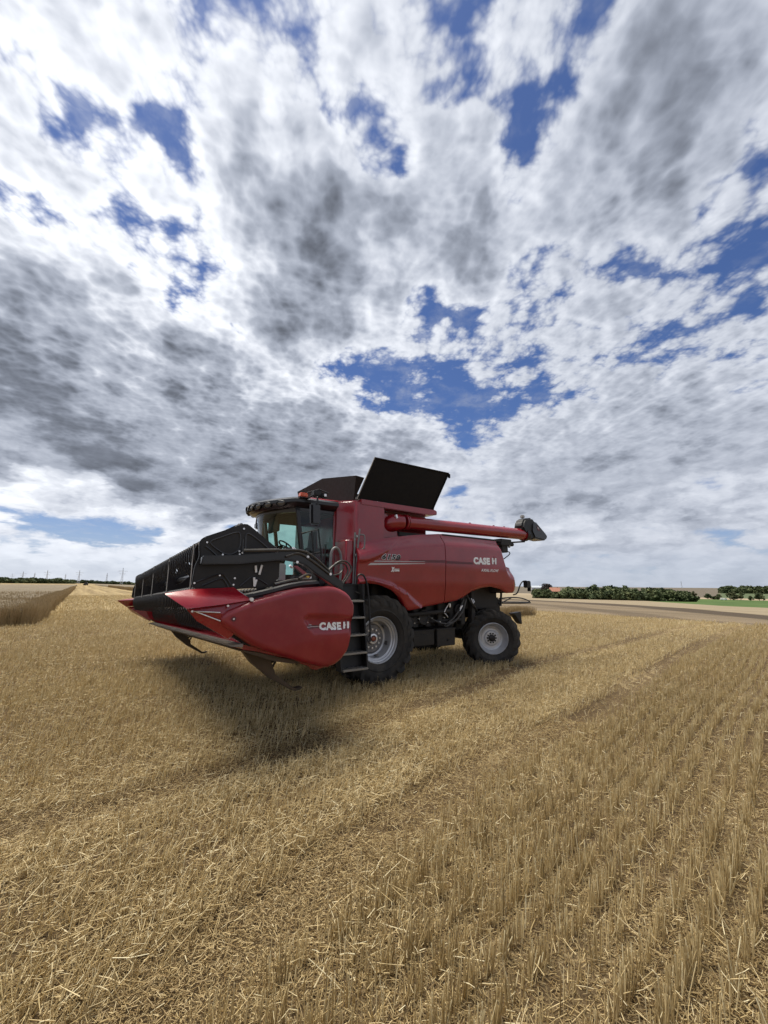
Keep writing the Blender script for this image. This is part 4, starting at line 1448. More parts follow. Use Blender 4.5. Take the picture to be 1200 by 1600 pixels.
def raw_mesh(name, co, faces_n, loops, mat, smooth=False, attr=None):
    me = bpy.data.meshes.new(name)
    nv, nf = len(co), len(faces_n)
    me.vertices.add(nv)
    me.vertices.foreach_set('co', np.ascontiguousarray(co, dtype=np.float32).ravel())
    me.loops.add(len(loops))
    me.loops.foreach_set('vertex_index', np.ascontiguousarray(loops, dtype=np.int32))
    me.polygons.add(nf)
    st = np.concatenate([[0], np.cumsum(faces_n)[:-1]]).astype(np.int32)
    me.polygons.foreach_set('loop_start', st)
    if smooth:
        me.polygons.foreach_set('use_smooth', np.ones(nf, dtype=bool))
    if attr is not None:
        for k, v in attr.items():
            a = me.attributes.new(k, 'FLOAT', 'FACE')
            a.data.foreach_set('value', np.ascontiguousarray(v, dtype=np.float32))
    me.update(calc_edges=True)
    me.materials.append(mat)
    return me


# ---- one sheet of ground out to the horizon (rings grow with distance)
def ground_sheet():
    rad = np.concatenate([np.linspace(0.05, 30, 150), np.geomspace(31, 9000, 150)])
    na = 720
    A = np.linspace(0, 2 * np.pi, na, endpoint=False)
    Rr, AA = np.meshgrid(rad, A, indexing='ij')
    X, Y = Rr * np.sin(AA), Rr * np.cos(AA)
    Z = land_z(X, Y)
    near = Rr < 36
    hump = 0.012 * np.sin(X * 3.1 + 1.3 * np.sin(Y * 1.7)) * np.sin(Y * 2.7 + X)
    dA, _ = track_dist(X, Y, TRACK_A)
    dB, _ = track_dist(X, Y, TRACK_B)
    rut = -0.085 * np.exp(-(dA / 0.24) ** 2) - 0.085 * np.exp(-(dB / 0.24) ** 2)
    Z = Z + np.where(near, hump + rut, 0)
    co = np.stack([X, Y, Z], -1).reshape(-1, 3)
    nr = len(rad)
    i, j = np.meshgrid(np.arange(nr - 1), np.arange(na), indexing='ij')
    a = i * na + j
    b = i * na + (j + 1) % na
    c = (i + 1) * na + (j + 1) % na
    d = (i + 1) * na + j
    f = np.stack([a, d, c, b], -1).reshape(-1, 4)
    f = f[:, ::-1]
    cap = np.arange(na)[::-1]
    loops = np.concatenate([f.ravel(), np.arange(na)])
    return raw_mesh('ground', co, np.concatenate([np.full(len(f), 4), [na]]), loops, ground_mat(), smooth=True)


def ground_mat():
    m, N, b = new_mat('farmland')
    P = N.node('ShaderNodeTexCoord').outputs['Object']
    x, y, z = N.sep(P)
    s = N.m('MULTIPLY_ADD', x, SN[0], N.m('MULTIPLY', y, SN[1]))
    t = N.m('MULTIPLY_ADD', y, SN[0], N.m('MULTIPLY', x, -SN[1]))
    wob = N.noise(P, 0.05, 4, 0.5)
    # stubble floor: soil, chaff and bits of straw, combed along the rows
    q = N.m('MULTIPLY_ADD', x, math.cos(ROW), N.m('MULTIPLY', y, -math.sin(ROW)))
    p = N.m('MULTIPLY_ADD', x, math.sin(ROW), N.m('MULTIPLY', y, math.cos(ROW)))
    comb = N.xyz(N.m('MULTIPLY', q, 3.6), N.m('MULTIPLY', p, 0.35), 0.0)
    chaff = N.noise(P, 42.0, 5, 0.7)
    lumps = N.noise(P, 5.0, 5, 0.65)
    rows = N.noise(comb, 1.0, 4, 0.6)
    broad = N.noise(P, 0.22, 4, 0.55)
    v = N.m('MULTIPLY_ADD', chaff, 0.6, N.m('MULTIPLY_ADD', lumps, 0.35, N.m('MULTIPLY', rows, 0.35)))
    v = N.m('MULTIPLY_ADD', broad, 0.25, v)
    cr = N.node('ShaderNodeValToRGB')
    cr.color_ramp.elements[0].position = 0.55
    cr.color_ramp.elements[0].color = (0.055, 0.037, 0.020, 1)
    cr.color_ramp.elements[1].position = 1.02
    cr.color_ramp.elements[1].color = (0.50, 0.39, 0.215, 1)
    e = cr.color_ramp.elements.new(0.80)
    e.color = (0.105, 0.071, 0.036, 1)
    N.put(cr.inputs[0], v)
    near_c = cr.outputs[0]
    # with distance the standing straw covers the soil
    dist = N.v('LENGTH', P)
    streak = N.noise(N.xyz(N.m('MULTIPLY', q, 1.2), N.m('MULTIPLY', p, 0.06), 0.0), 1.0, 6, 0.65)
    far_c = N.mix(N.mr(streak, 0.3, 0.7), (0.19, 0.14, 0.07), (0.29, 0.22, 0.118))
    far_c = N.mix(N.mr(broad, 0.3, 0.7, 0.0, 0.5), far_c, (0.225, 0.168, 0.088))
    la = N.m('MULTIPLY_ADD', x, -0.588, N.m('MULTIPLY', y, 0.809))
    lb = N.m('MULTIPLY_ADD', x, 0.809, N.m('MULTIPLY', y, 0.588))
    lane_n = N.noise(N.xyz(N.m('MULTIPLY', lb, 0.55), N.m('MULTIPLY', la, 0.012), 0.0), 1.0, 6, 0.7)
    lane_c = N.mix(N.mr(lane_n, 0.36, 0.64), (0.165, 0.120, 0.060), (0.30, 0.228, 0.120))
    in_lane = N.m('MULTIPLY', N.mr(la, 24.0, 30.0), N.mr(lb, 40.0, 46.0, 1.0, 0.0))
    far_c = N.mix(in_lane, far_c, lane_c)
    stub = N.mix(N.mr(dist, 14.0, 40.0), near_c, far_c)
    # brown worked field beyond the edge
    tl = N.noise(N.xyz(N.m('MULTIPLY', s, 0.35), N.m('MULTIPLY', t, 0.02), 0.0), 1.0, 6, 0.6)
    worked = N.mix(N.mr(tl, 0.32, 0.68), (0.115, 0.088, 0.058), (0.185, 0.142, 0.092))
    pale = N.mix(N.mr(N.noise(N.xyz(N.m('MULTIPLY', s, 0.08), N.m('MULTIPLY', t, 0.01), 0.0), 1.0, 5, 0.6), 0.3, 0.7), (0.185, 0.148, 0.098), (0.245, 0.198, 0.132))
    darkl = (0.062, 0.046, 0.031)
    meadow = N.mix(N.mr(N.noise(P, 0.03, 5, 0.6), 0.3, 0.7), (0.045, 0.078, 0.022), (0.075, 0.115, 0.034))
    line = N.m('MINIMUM', N.m('MULTIPLY_ADD', t, 1.95, 33.0), N.m('MINIMUM', N.m('MULTIPLY_ADD', t, 1.32, 52.0), N.m('MULTIPLY_ADD', t, 0.70, 93.0)))
    k = N.m('DIVIDE', N.m('SUBTRACT', s, line), line)
    k = N.m('ADD', k, N.m('MULTIPLY', N.m('SUBTRACT', wob, 0.5), 0.05))
    col = N.mix(N.mr(N.m('MULTIPLY_ADD', wob, 1.0, s), 30.4, 30.9), stub, worked)
    is_right = N.mr(s, 31.0, 31.5)
    thin = N.m('MULTIPLY', N.mr(k, -0.50, -0.47), N.mr(k, -0.42, -0.39, 1.0, 0.0))
    col = N.mix(N.m('MULTIPLY', N.m('MULTIPLY', is_right, thin), 0.55), col, darkl)
    col = N.mix(N.m('MULTIPLY', is_right, N.mr(k, -0.24, -0.19)), col, darkl)
    col = N.mix(N.m('MULTIPLY', is_right, N.mr(k, -0.02, 0.02)), col, pale)
    edge1 = N.m('SUBTRACT', s, N.m('MULTIPLY_ADD', t, 1.15, 215.0))
    col = N.mix(N.m('MULTIPLY', N.mr(s, 100.0, 110.0), N.mr(N.m('MULTIPLY_ADD', wob, 10.0, edge1), 4.0, 9.0)), col, meadow)
    edge2 = N.m('MULTIPLY_ADD', wob, 12.0, s)
    col = N.mix(N.mr(edge2, 546.0, 552.0), col, (0.27, 0.215, 0.145))
    ratio = N.m('DIVIDE', t, s)
    patch = N.mix(N.mr(ratio, 0.262, 0.272), (0.072, 0.092, 0.045), (0.105, 0.088, 0.066))
    col = N.mix(N.mr(edge2, 640.0, 650.0), col, patch)
    N.put(b.inputs['Base Color'], col)
    b.inputs['Roughness'].default_value = 0.95
    b.inputs['Specular IOR Level'].default_value = 0.15
    bp = N.node('ShaderNodeBump')
    bp.inputs['Strength'].default_value = 0.9
    bp.inputs['Distance'].default_value = 0.05
    N.put(bp.inputs['Height'], v)
    N.put(b.inputs['Normal'], bp.outputs[0])
    return m


tag(link('ground', ground_sheet()), kind='structure')


# ---- straw
def straw_mat(name, lo, mid, hi, trans=0.40):
    m, N, b = new_mat(name)
    at = N.node('ShaderNodeAttribute')
    at.attribute_name = 'tone'
    cr = N.node('ShaderNodeValToRGB')
    cr.color_ramp.elements[0].color = (*lo, 1)
    cr.color_ramp.elements[1].color = (*hi, 1)
    e = cr.color_ramp.elements.new(0.5)
    e.color = (*mid, 1)
    N.put(cr.inputs[0], at.outputs['Fac'])
    N.put(b.inputs['Base Color'], cr.outputs[0])
    b.inputs['Roughness'].default_value = 0.42
    b.inputs['Specular IOR Level'].default_value = 0.4
    out = next(n for n in N.n if n.type == 'OUTPUT_MATERIAL')
    tl = N.node('ShaderNodeBsdfTranslucent')
    N.put(tl.inputs['Color'], cr.outputs[0])
    mx = N.node('ShaderNodeMixShader')
    mx.inputs[0].default_value = trans
    N.l.new(b.outputs[0], mx.inputs[1])
    N.l.new(tl.outputs[0], mx.inputs[2])
    N.l.new(mx.outputs[0], out.inputs['Surface'])
    return m


STRAW = straw_mat('straw', (0.32, 0.218, 0.095), (0.70, 0.558, 0.300), (0.94, 0.86, 0.62))
WHEAT = straw_mat('ripe_wheat', (0.30, 0.215, 0.11), (0.50, 0.375, 0.205), (0.66, 0.54, 0.34))


def straws(name, base, direc, length, width, tone, mat, bend=None):
    """many thin three-sided stalks as one mesh; with bend they get a kink half way"""
    n = len(base)
    d = direc / np.linalg.norm(direc, axis=1, keepdims=True)
    ref = RNG.normal(size=(n, 3))
    u = np.cross(d, ref)
    u /= np.linalg.norm(u, axis=1, keepdims=True)
    w = np.cross(d, u)
    segs = 1 if bend is None else 2
    rings = []
    for k in range(segs + 1):
        f = k / segs
        c = base + d * (length * f)[:, None]
        if bend is not None:
            c = c + bend * (f * f)[..., None] if np.ndim(f) else c + bend * (f * f)
        wd = width * (1.0 - 0.25 * f)
        for a in range(3):
            ang = 2 * np.pi * a / 3
            rings.append(c + (u * np.cos(ang) + w * np.sin(ang)) * (wd / 2)[:, None])
    nv = 3 * (segs + 1)
    co = np.stack(rings, 1).reshape(-1, 3)
    fl = []
    for k in range(segs):
        for a in range(3):
            fl.append([3 * k + a, 3 * k + (a + 1) % 3, 3 * (k + 1) + (a + 1) % 3, 3 * (k + 1) + a])
    fl = np.array(fl)
    f = (np.arange(n)[:, None, None] * nv + fl[None]).reshape(-1, 4)
    tn = np.repeat(tone, len(fl))
    return raw_mesh(name, co, np.full(len(f), 4), f.ravel(), mat, attr={'tone': tn})


def fan_points(r0, r1, per_m2, az0=-52, az1=52):
    a0, a1 = math.radians(az0), math.radians(az1)
    area = 0.5 * (a1 - a0) * (r1 * r1 - r0 * r0)
    n = int(area * per_m2)
    r = np.sqrt(RNG.uniform(r0 * r0, r1 * r1, n))
    a = RNG.uniform(a0, a1, n)
    return r * np.sin(a), r * np.cos(a)


def vnoise(x, y, sc, seed=0):
    """cheap smooth value noise for patchiness"""
    r = np.random.default_rng(seed)
    tab = r.uniform(0, 1, (64, 64))
    X, Y = x * sc, y * sc
    i, j = np.floor(X).astype(int), np.floor(Y).astype(int)
    fx, fy = X - i, Y - j
    fx, fy = fx * fx * (3 - 2 * fx), fy * fy * (3 - 2 * fy)
    g = lambda a, b: tab[a % 64, b % 64]
    return (g(i, j) * (1 - fx) + g(i + 1, j) * fx) * (1 - fy) + (g(i, j + 1) * (1 - fx) + g(i + 1, j + 1) * fx) * fy


# wheel contact patches and the like, where nothing stands up
PRESS = []
Mc = Matrix.Translation(combine.location) @ Matrix.Rotation(math.pi + HEAD, 4, 'Z')
for lx, ly, r in ((0, 1.33, 0.42), (0, -1.33, 0.42), (-3.66, 1.30, 0.36), (-3.66, -1.30, 0.36)):
    p_ = Mc @ Vector((lx, ly, 0))
    PRESS.append((p_.x, p_.y, r))

SPACING = 0.167


def stubble(name, r0, r1, dens, wscale, az0=-52, az1=52):
    x, y = fan_points(r0, r1, dens, az0, az1)
    q = x * math.cos(ROW) - y * math.sin(ROW)
    p = x * math.sin(ROW) + y * math.cos(ROW)
    q = q + 0.05 * np.sin(p * 0.9 + 0.7 * np.sin(p * 0.31))
    k = np.round(q / SPACING)
    dB, sB = track_dist(x, y, TRACK_B)
    dA, sA = track_dist(x, y, TRACK_A)
    clean = np.where(sB > 0, 1.0, np.where(sA > 0, 0.6, 0.5))
    sd = np.where(clean > 0.9, 0.016, np.where(clean > 0.55, 0.022, 0.024))
    off = RNG.normal(size=len(x)) * sd
    off = np.clip(off, -0.083, 0.083)
    q2 = k * SPACING + off - 0.05 * np.sin(p * 0.9 + 0.7 * np.sin(p * 0.31))
    x = q2 * math.cos(ROW) + p * math.sin(ROW)
    y = -q2 * math.sin(ROW) + p * math.cos(ROW)
    pat = vnoise(x, y, 1.3, 3)
    clump = vnoise(p * 7.0, k * 13.7, 1.0, 5)
    keep = RNG.uniform(size=len(x)) < np.where(clean > 0.9, 0.16 + 1.15 * clump, 0.14 + 0.75 * clump + 0.2 * pat)
    inA, inB = dA < 0.22 + 0.08 * pat, dB < 0.22 + 0.08 * pat
    keep &= ~((inA | inB) & (RNG.uniform(size=len(x)) < 0.90))
    strength = np.random.default_rng(17).uniform(0.35, 1.25, 4096)[(k.astype(int)) % 4096]
    keep &= RNG.uniform(size=len(x)) < strength
    s = SN[0] * x + SN[1] * y
    keep &= s < 29.9
    crop = in_crop(x, y)
    keep &= ~crop
    for px_, py_, pr in PRESS:
        keep &= np.hypot(x - px_, y - py_) > pr
    x, y, inA, inB, clean, pat, clump = (v[keep] for v in (x, y, inA, inB, clean, pat, clump))
    n = len(x)
    L = np.where(clean > 0.9, RNG.normal(0.150, 0.028, n), np.where(clean > 0.55, RNG.normal(0.130, 0.030, n), RNG.normal(0.125, 0.026, n)))
    L *= 0.85 + 0.3 * pat
    L = np.where(inA | inB, L * 0.35, L)
    L = np.clip(L, 0.03, 0.30)
    tall = RNG.uniform(size=n) < 0.015
    L = np.where(tall, L * 1.5, L)
    lean = np.where(clean > 0.9, 0.10, np.where(clean > 0.55, 0.22, 0.15))
    lean = np.where(inA | inB, 0.9, lean)
    wild = RNG.uniform(size=n) < np.where(clean > 0.9, 0.10, 0.25)
    lean = np.where(wild, lean * 2.6, lean)
    dx = RNG.normal(size=n) * lean + np.where(clean < 0.9, 0.14, 0.03)
    dy = RNG.normal(size=n) * lean + np.where(clean < 0.9, 0.09, 0.0)
    d = np.stack([dx, dy, np.ones(n)], 1)
    base = np.stack([x, y, land_z(x, y) - 0.02], 1)
    W = RNG.uniform(0.0044, 0.0072, n) * wscale
    tone = np.clip(RNG.normal(0.46, 0.19, n) + 0.10 * (pat - 0.5), 0, 1)
    me = straws(name, base, d, L + 0.02, W, tone, STRAW)
    return me


def litter(name, r0, r1, dens, wscale, az0=-52, az1=52):
    x, y = fan_points(r0, r1, dens, az0, az1)
    dB, sB = track_dist(x, y, TRACK_B)
    dA, sA = track_dist(x, y, TRACK_A)
    pat = vnoise(x, y, 1.1, 9)
    band = np.where(sB > 0, 0.13, np.where(sA > 0, 0.44, 0.28))
    near_t = np.minimum(dA, dB)
    ridge = 1.0 + 0.9 * np.exp(-((near_t - 0.52) / 0.20) ** 2)
    ridge = np.where(near_t < 0.25, 0.14, ridge)
    keep = RNG.uniform(size=len(x)) < band * (0.35 + 1.1 * pat) * ridge
    s = SN[0] * x + SN[1] * y
    keep &= s < 29.9
    keep &= ~in_crop(x, y)
    x, y, band, pat = (v[keep] for v in (x, y, band, pat))
    dB, dA = dB[keep], dA[keep]
    n = len(x)
    top = np.where(band > 0.4, 0.115, np.where(band > 0.2, 0.095, 0.11))
    h = RNG.uniform(0.005, 1.0, n) ** 0.7 * top
    h = np.where((dA < 0.25) | (dB < 0.25), h * 0.4, h)
    az = RNG.uniform(0, 2 * np.pi, n)
    along = RNG.uniform(size=n) < 0.35
    az = np.where(along, ROW + RNG.normal(0, 0.5, n), az)
    el = RNG.normal(0.12, 0.30, n)
    d = np.stack([np.sin(az) * np.cos(el), np.cos(az) * np.cos(el), np.sin(el)], 1)
    L = RNG.gamma(2.6, 0.024, n)
    L = np.clip(L, 0.03, 0.40)
    bend = RNG.normal(size=(n, 3)) * (0.10 * L)[:, None]
    base = np.stack([x, y, land_z(x, y) + h], 1) - d * (L * 0.5)[:, None]
    W = RNG.uniform(0.0030, 0.0058, n) * wscale
    tone = np.clip(RNG.normal(0.52, 0.22, n), 0, 1)
    return straws(name, base, d, L, W, tone, STRAW, bend=bend if r1 < 6 else None)


# ---- standing wheat: blocks bounded by straight cut edges
E1 = np.array([-0.588, 0.809])     # along the cut lane, away
E2 = np.array([0.809, 0.588])      # across it, to the right
C1 = np.array([-15.6, 19.1])       # near right corner of the left block
C2 = np.array([-42.0, 76.5])       # near left corner of the block past the lane
C3 = np.array([10.3, 28.0])        # right end of the short uncut strip


def in_crop(x, y):
    a = (x - C1[0]) * E1[0] + (y - C1[1]) * E1[1]
    b = (x - C1[0]) * E2[0] + (y - C1[1]) * E2[1]
    blk1 = (a > 0) & (b < 0)
    a3 = (x - C3[0]) * E1[0] + (y - C3[1]) * E1[1]
    b3 = (x - C3[0]) * E2[0] + (y - C3[1]) * E2[1]
    blk3 = (a3 > 0) & (a3 < 1.3) & (b3 < 0) & (b3 > -9)
    return blk1 | blk3


def wheat_top_mat():
    m, N, b = new_mat('wheat_heads')
    P = N.node('ShaderNodeTexCoord').outputs['Object']
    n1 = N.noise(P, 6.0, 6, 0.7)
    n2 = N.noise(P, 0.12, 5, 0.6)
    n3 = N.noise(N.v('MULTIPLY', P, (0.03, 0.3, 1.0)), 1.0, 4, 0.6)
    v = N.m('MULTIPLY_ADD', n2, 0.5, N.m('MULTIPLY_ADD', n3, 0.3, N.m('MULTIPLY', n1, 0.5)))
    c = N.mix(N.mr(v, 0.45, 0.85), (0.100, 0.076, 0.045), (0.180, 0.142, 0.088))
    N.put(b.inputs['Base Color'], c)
    b.inputs['Roughness'].default_value = 0.9
    bp = N.node('ShaderNodeBump')
    bp.inputs['Strength'].default_value = 1.0
    bp.inputs['Distance'].default_value = 0.15
    N.put(bp.inputs['Height'], n1)
    N.put(b.inputs['Normal'], bp.outputs[0])
    return m


WHEAT_TOP = wheat_top_mat()


def block_frame(c, ea, eb, a, b):
    return c[0] + ea[0] * a + eb[0] * b, c[1] + ea[1] * a + eb[1] * b


def wheat_block(name, c, ea, eb, la, lb, h, stalk_spec):
    """canopy with a rough top over stalks that stand along the visible edges"""
    inset = 0.25 if la < 5 else 0.6
    ga = np.concatenate([np.linspace(inset, 14, 90), np.geomspace(14.4, max(15, la - inset), 80)]) if la > 20 else np.linspace(inset, la - inset, 12)
    gb = np.concatenate([np.linspace(inset, 10, 60), np.geomspace(10.3, max(11, lb - inset), 60)]) if lb > 12 else np.linspace(inset, lb - inset, 60)
    A, B = np.meshgrid(ga, gb, indexing='ij')
    X, Y = block_frame(c, ea, eb, A, B)
    G = land_z(X, Y)
    Zt = G + h - 0.17 + 0.10 * (vnoise(X, Y, 2.3, 21) - 0.5) + 0.16 * (vnoise(X, Y, 0.23, 22) - 0.5) + RNG.normal(0, 0.02, X.shape)
    na, nb = X.shape
    top = np.stack([X, Y, Zt], -1).reshape(-1, 3)
    idx = np.arange(na * nb).reshape(na, nb)
    f = [np.stack([idx[:-1, :-1], idx[1:, :-1], idx[1:, 1:], idx[:-1, 1:]], -1).reshape(-1, 4)]
    rim = np.concatenate([idx[:, 0], idx[-1, 1:], idx[::-1, -1][1:], idx[0, ::-1][1:-1]])
    low = top[rim].copy()
    low[:, 2] = land_z(low[:, 0], low[:, 1]) - 0.05
    k0 = len(top)
    nr = len(rim)
    ii = np.arange(nr)
    f.append(np.stack([rim, k0 + ii, k0 + (ii + 1) % nr, rim[(ii + 1) % nr]], -1))
    f = np.concatenate(f)
    me = raw_mesh(name, np.concatenate([top, low]), np.full(len(f), 4), f.ravel(), WHEAT_TOP)
    o = tag(link(name, me), kind='stuff')
    # stalks
    bs, ds, ls, ws, ts = [], [], [], [], []
    for (a0, a1, b0, b1, dens, wd) in stalk_spec:
        n = int((a1 - a0) * (b1 - b0) * dens)
        a, b = RNG.uniform(a0, a1, n), RNG.uniform(b0, b1, n)
        x, y = block_frame(c, ea, eb, a, b)
        wv = 0.5 * (vnoise(x, y, 0.9, 41) - 0.5) + 0.3 * (vnoise(x, y, 3.1, 42) - 0.5)
        x, y = block_frame(c, ea, eb, a + wv, b + wv * 0.7)
        ed = np.minimum(a, np.minimum(b, lb - b))
        ragged = RNG.normal(0, 0.065, n)
        bs.append(np.stack([x, y, land_z(x, y) - 0.02], 1))
        ds.append(np.stack([RNG.normal(0, 0.13, n), RNG.normal(0, 0.13, n), np.ones(n)], 1))
        ls.append(np.clip(h + ragged + 0.12 * (vnoise(x, y, 0.8, 31) - 0.5), 0.2, 2))
        ws.append(RNG.uniform(0.6, 1.2, n) * wd)
        ts.append(np.clip(RNG.normal(0.45, 0.2, n), 0, 1))
    bs, ds, ls, ws, ts = (np.concatenate(v) for v in (bs, ds, ls, ws, ts))
    st = straws('stalks', bs, ds, ls, ws, ts, WHEAT)
    so = link('stalks', st, o)
    so['kind'] = 'stuff'
    return o


w1 = wheat_block('standing_wheat', C1, E1, -E2, 330, 260, 0.88, [(0.0, 0.9, 0.0, 26, 400, 0.010), (0.0, 45, 0.0, 0.9, 280, 0.011), (45, 160, 0.0, 0.6, 60, 0.03), (0.4, 16, 0.4, 26, 70, 0.012), (16, 45, 0.4, 30, 12, 0.02)])
tag(w1, 'broad block of ripe standing wheat with a straight cut edge beside the harvested lane')
w2 = wheat_block('standing_wheat', C2, E1, E2, 420, 60, 0.88, [(0.0, 0.5, 0.0, 40, 60, 0.03), (0.0, 160, 0.0, 0.6, 60, 0.03)])
tag(w2, 'far block of standing wheat past the harvested lane, behind the reel')
w3 = wheat_block('standing_wheat', C3, E1, -E2, 1.3, 9.0, 0.60, [(0.0, 1.3, 0.0, 9.0, 520, 0.010)])
tag(w3, 'short low strip of uncut wheat behind the rear wheel')

SL = [stubble('stubble', 36.0, 80.0, 38, 4.5, az0=-50, az1=-24)]
for spec in ((1.1, 5.0, 1700, 1.0), (5.0, 10.0, 1300, 1.05), (10.0, 18.0, 700, 1.3), (18.0, 36.0, 220, 2.0)):
    SL.append(stubble('stubble', *spec))
LT = [litter('loose_straw', 36.0, 80.0, 30, 5.0, az0=-50, az1=-24)]
for spec in ((1.1, 5.0, 2400, 1.0), (5.0, 10.0, 1500, 1.1), (10.0, 18.0, 600, 1.5), (18.0, 36.0, 150, 2.4)):
    LT.append(litter('loose_straw', *spec))


def chaff(r0, r1, dens):
    """short broken bits lying on the soil"""
    x, y = fan_points(r0, r1, dens, -50, 50)
    n = len(x)
    az, el = RNG.uniform(0, 2 * np.pi, n), RNG.normal(0.0, 0.25, n)
    d = np.stack([np.sin(az) * np.cos(el), np.cos(az) * np.cos(el), np.sin(el)], 1)
    L = RNG.uniform(0.008, 0.05, n)
    base = np.stack([x, y, land_z(x, y) + RNG.uniform(-0.008, 0.022, n)], 1) - d * (L * 0.5)[:, None]
    return straws('loose_straw', base, d, L, RNG.uniform(0.002, 0.006, n), np.clip(RNG.normal(0.16, 0.22, n), 0, 1), STRAW)


LT.append(chaff(1.4, 3.6, 9000))
LT.append(chaff(3.6, 7.0, 3500))


def join(meshes, name):
    bm = bmesh.new()
    for me in meshes:
        bm.from_mesh(me)
    out = bpy.data.meshes.new(name)
    bm.to_mesh(out)
    bm.free()
    out.materials.append(meshes[0].materials[0])
    for me in meshes:
        bpy.data.meshes.remove(me)
    return out


tag(link('stubble', join(SL, 'stubble')), 'cut wheat stubble standing in drilled rows', kind='stuff')
tag(link('loose_straw', join(LT, 'loose_straw')), 'loose straw strewn over the stubble', kind='stuff')
# ------------------------------------------------------------------ far things
def at(az_deg, dist):
    a = math.radians(az_deg)
    x, y = dist * math.sin(a), dist * math.cos(a)
    return x, y, float(land_z(np.array(x), np.array(y)))


def leaf_mat(name, lo, mid, hi):
    m, N, b = new_mat(name)
    at_ = N.node('ShaderNodeAttribute')
    at_.attribute_name = 'tone'
    cr = N.node('ShaderNodeValToRGB')
    cr.color_ramp.elements[0].color = (*lo, 1)
    cr.color_ramp.elements[1].color = (*hi, 1)
    cr.color_ramp.elements.new(0.5).color = (*mid, 1)
    N.put(cr.inputs[0], at_.outputs['Fac'])
    N.put(b.inputs['Base Color'], cr.outputs[0])
    b.inputs['Roughness'].default_value = 0.75
    b.inputs['Specular IOR Level'].default_value = 0.2
    return m


GREEN = leaf_mat('dark_foliage', (0.030, 0.046, 0.020), (0.060, 0.078, 0.032), (0.115, 0.128, 0.055))
PURPLE = leaf_mat('copper_foliage', (0.020, 0.016, 0.016), (0.032, 0.026, 0.026), (0.050, 0.040, 0.036))
OLIVE = leaf_mat('olive_foliage', (0.035, 0.040, 0.016), (0.060, 0.066, 0.026), (0.095, 0.098, 0.042))
BARK = paint('bark', (0.075, 0.055, 0.038), 0.9, scale=2.0)


def crown_arrays(w, h, nb, nl, leaf, seed, low=0.2):
    """leaf clumps spread through a cluster of lobes; sits on z=0..h"""
    r = np.random.default_rng(seed)
    out, tones = [], []
    kind = r.uniform(0.22, 0.72)
    for b in range(nb):
        f = r.uniform(0, 1)
        zc = h * (low + (0.92 - low) * f)
        rad = w * 0.5 * math.sin(math.pi * min(0.95, 0.22 + 0.66 * f)) * r.uniform(0.25, 0.85)
        a = r.uniform(0, 2 * math.pi)
        c = np.array([rad * math.cos(a), rad * math.sin(a), zc])
        br = w * r.uniform(0.16, 0.27)
        v = r.normal(size=(nl, 3))
        v /= np.linalg.norm(v, axis=1, keepdims=True)
        p = c + v * br * r.uniform(0.55, 1.05, (nl, 1)) * np.array([1, 1, 0.8])
        n = v + r.normal(0, 0.6, (nl, 3))
        n /= np.linalg.norm(n, axis=1, keepdims=True)
        u = np.cross(n, r.normal(size=(nl, 3)))
        u /= np.linalg.norm(u, axis=1, keepdims=True)
        q = np.cross(n, u)
        s = leaf * r.uniform(0.6, 1.3, (nl, 1))
        quad = np.stack([p - u * s - q * s * 0.5, p + u * s * 0.4 - q * s, p + u * s + q * s * 0.5, p - u * s * 0.4 + q * s], 1)
        out.append(quad)
        tones.append(np.clip(r.normal(kind + r.uniform(-0.22, 0.22), 0.14, nl), 0, 1))
    return np.concatenate(out), np.concatenate(tones)


def leaf_object(name, quads, tones, mat, parent=None):
    n = len(quads)
    me = raw_mesh(name, quads.reshape(-1, 3), np.full(n, 4), np.arange(4 * n), mat, attr={'tone': tones})
    return link(name, me, parent)


def tree(px_name, label, az, dist, w, h, mat, seed, trunk=0.28, group=None, cat='tree', leaf=0.05):
    x, y, z = at(az, dist)
    root = bpy.data.objects.new(px_name, None)
    COL.objects.link(root)
    root.location = (x, y, z - 0.1)
    tag(root, label, cat, group)
    q, t = crown_arrays(w, h * (1 - trunk * 0.6), 13, 90, w * leaf, seed, 0.12)
    q[..., 2] += h * trunk * 0.6
    leaf_object('crown', q, t, mat, root)
    m = MB()
    r0 = 0.035 * h
    m.tube([(0, 0, -0.2), (0.1, 0, h * trunk), (0.0, 0.1, h * 0.6)], [r0, r0 * 0.75, r0 * 0.3], 8)
    for k in range(4):
        a = k * 1.7 + seed
        m.tube([(0.05, 0.0, h * (0.25 + 0.06 * k)), (w * 0.26 * math.cos(a), w * 0.26 * math.sin(a), h * (0.48 + 0.07 * k))], [r0 * 0.45, r0 * 0.15], 6)
    m.build('trunk', BARK, root)
    return root


def tree_mass(name, label, spots, mat):
    Q, T = [], []
    for k, (az, dist, w, h) in enumerate(spots):
        x, y, z = at(az, dist)
        q, t = crown_arrays(w, h, 12, 55, w * 0.075, 1000 + k, 0.10)
        q = q + np.array([x, y, z])
        Q.append(q)
        T.append(t)
    return tag(leaf_object(name, np.concatenate(Q), np.concatenate(T), mat), label, kind='stuff')


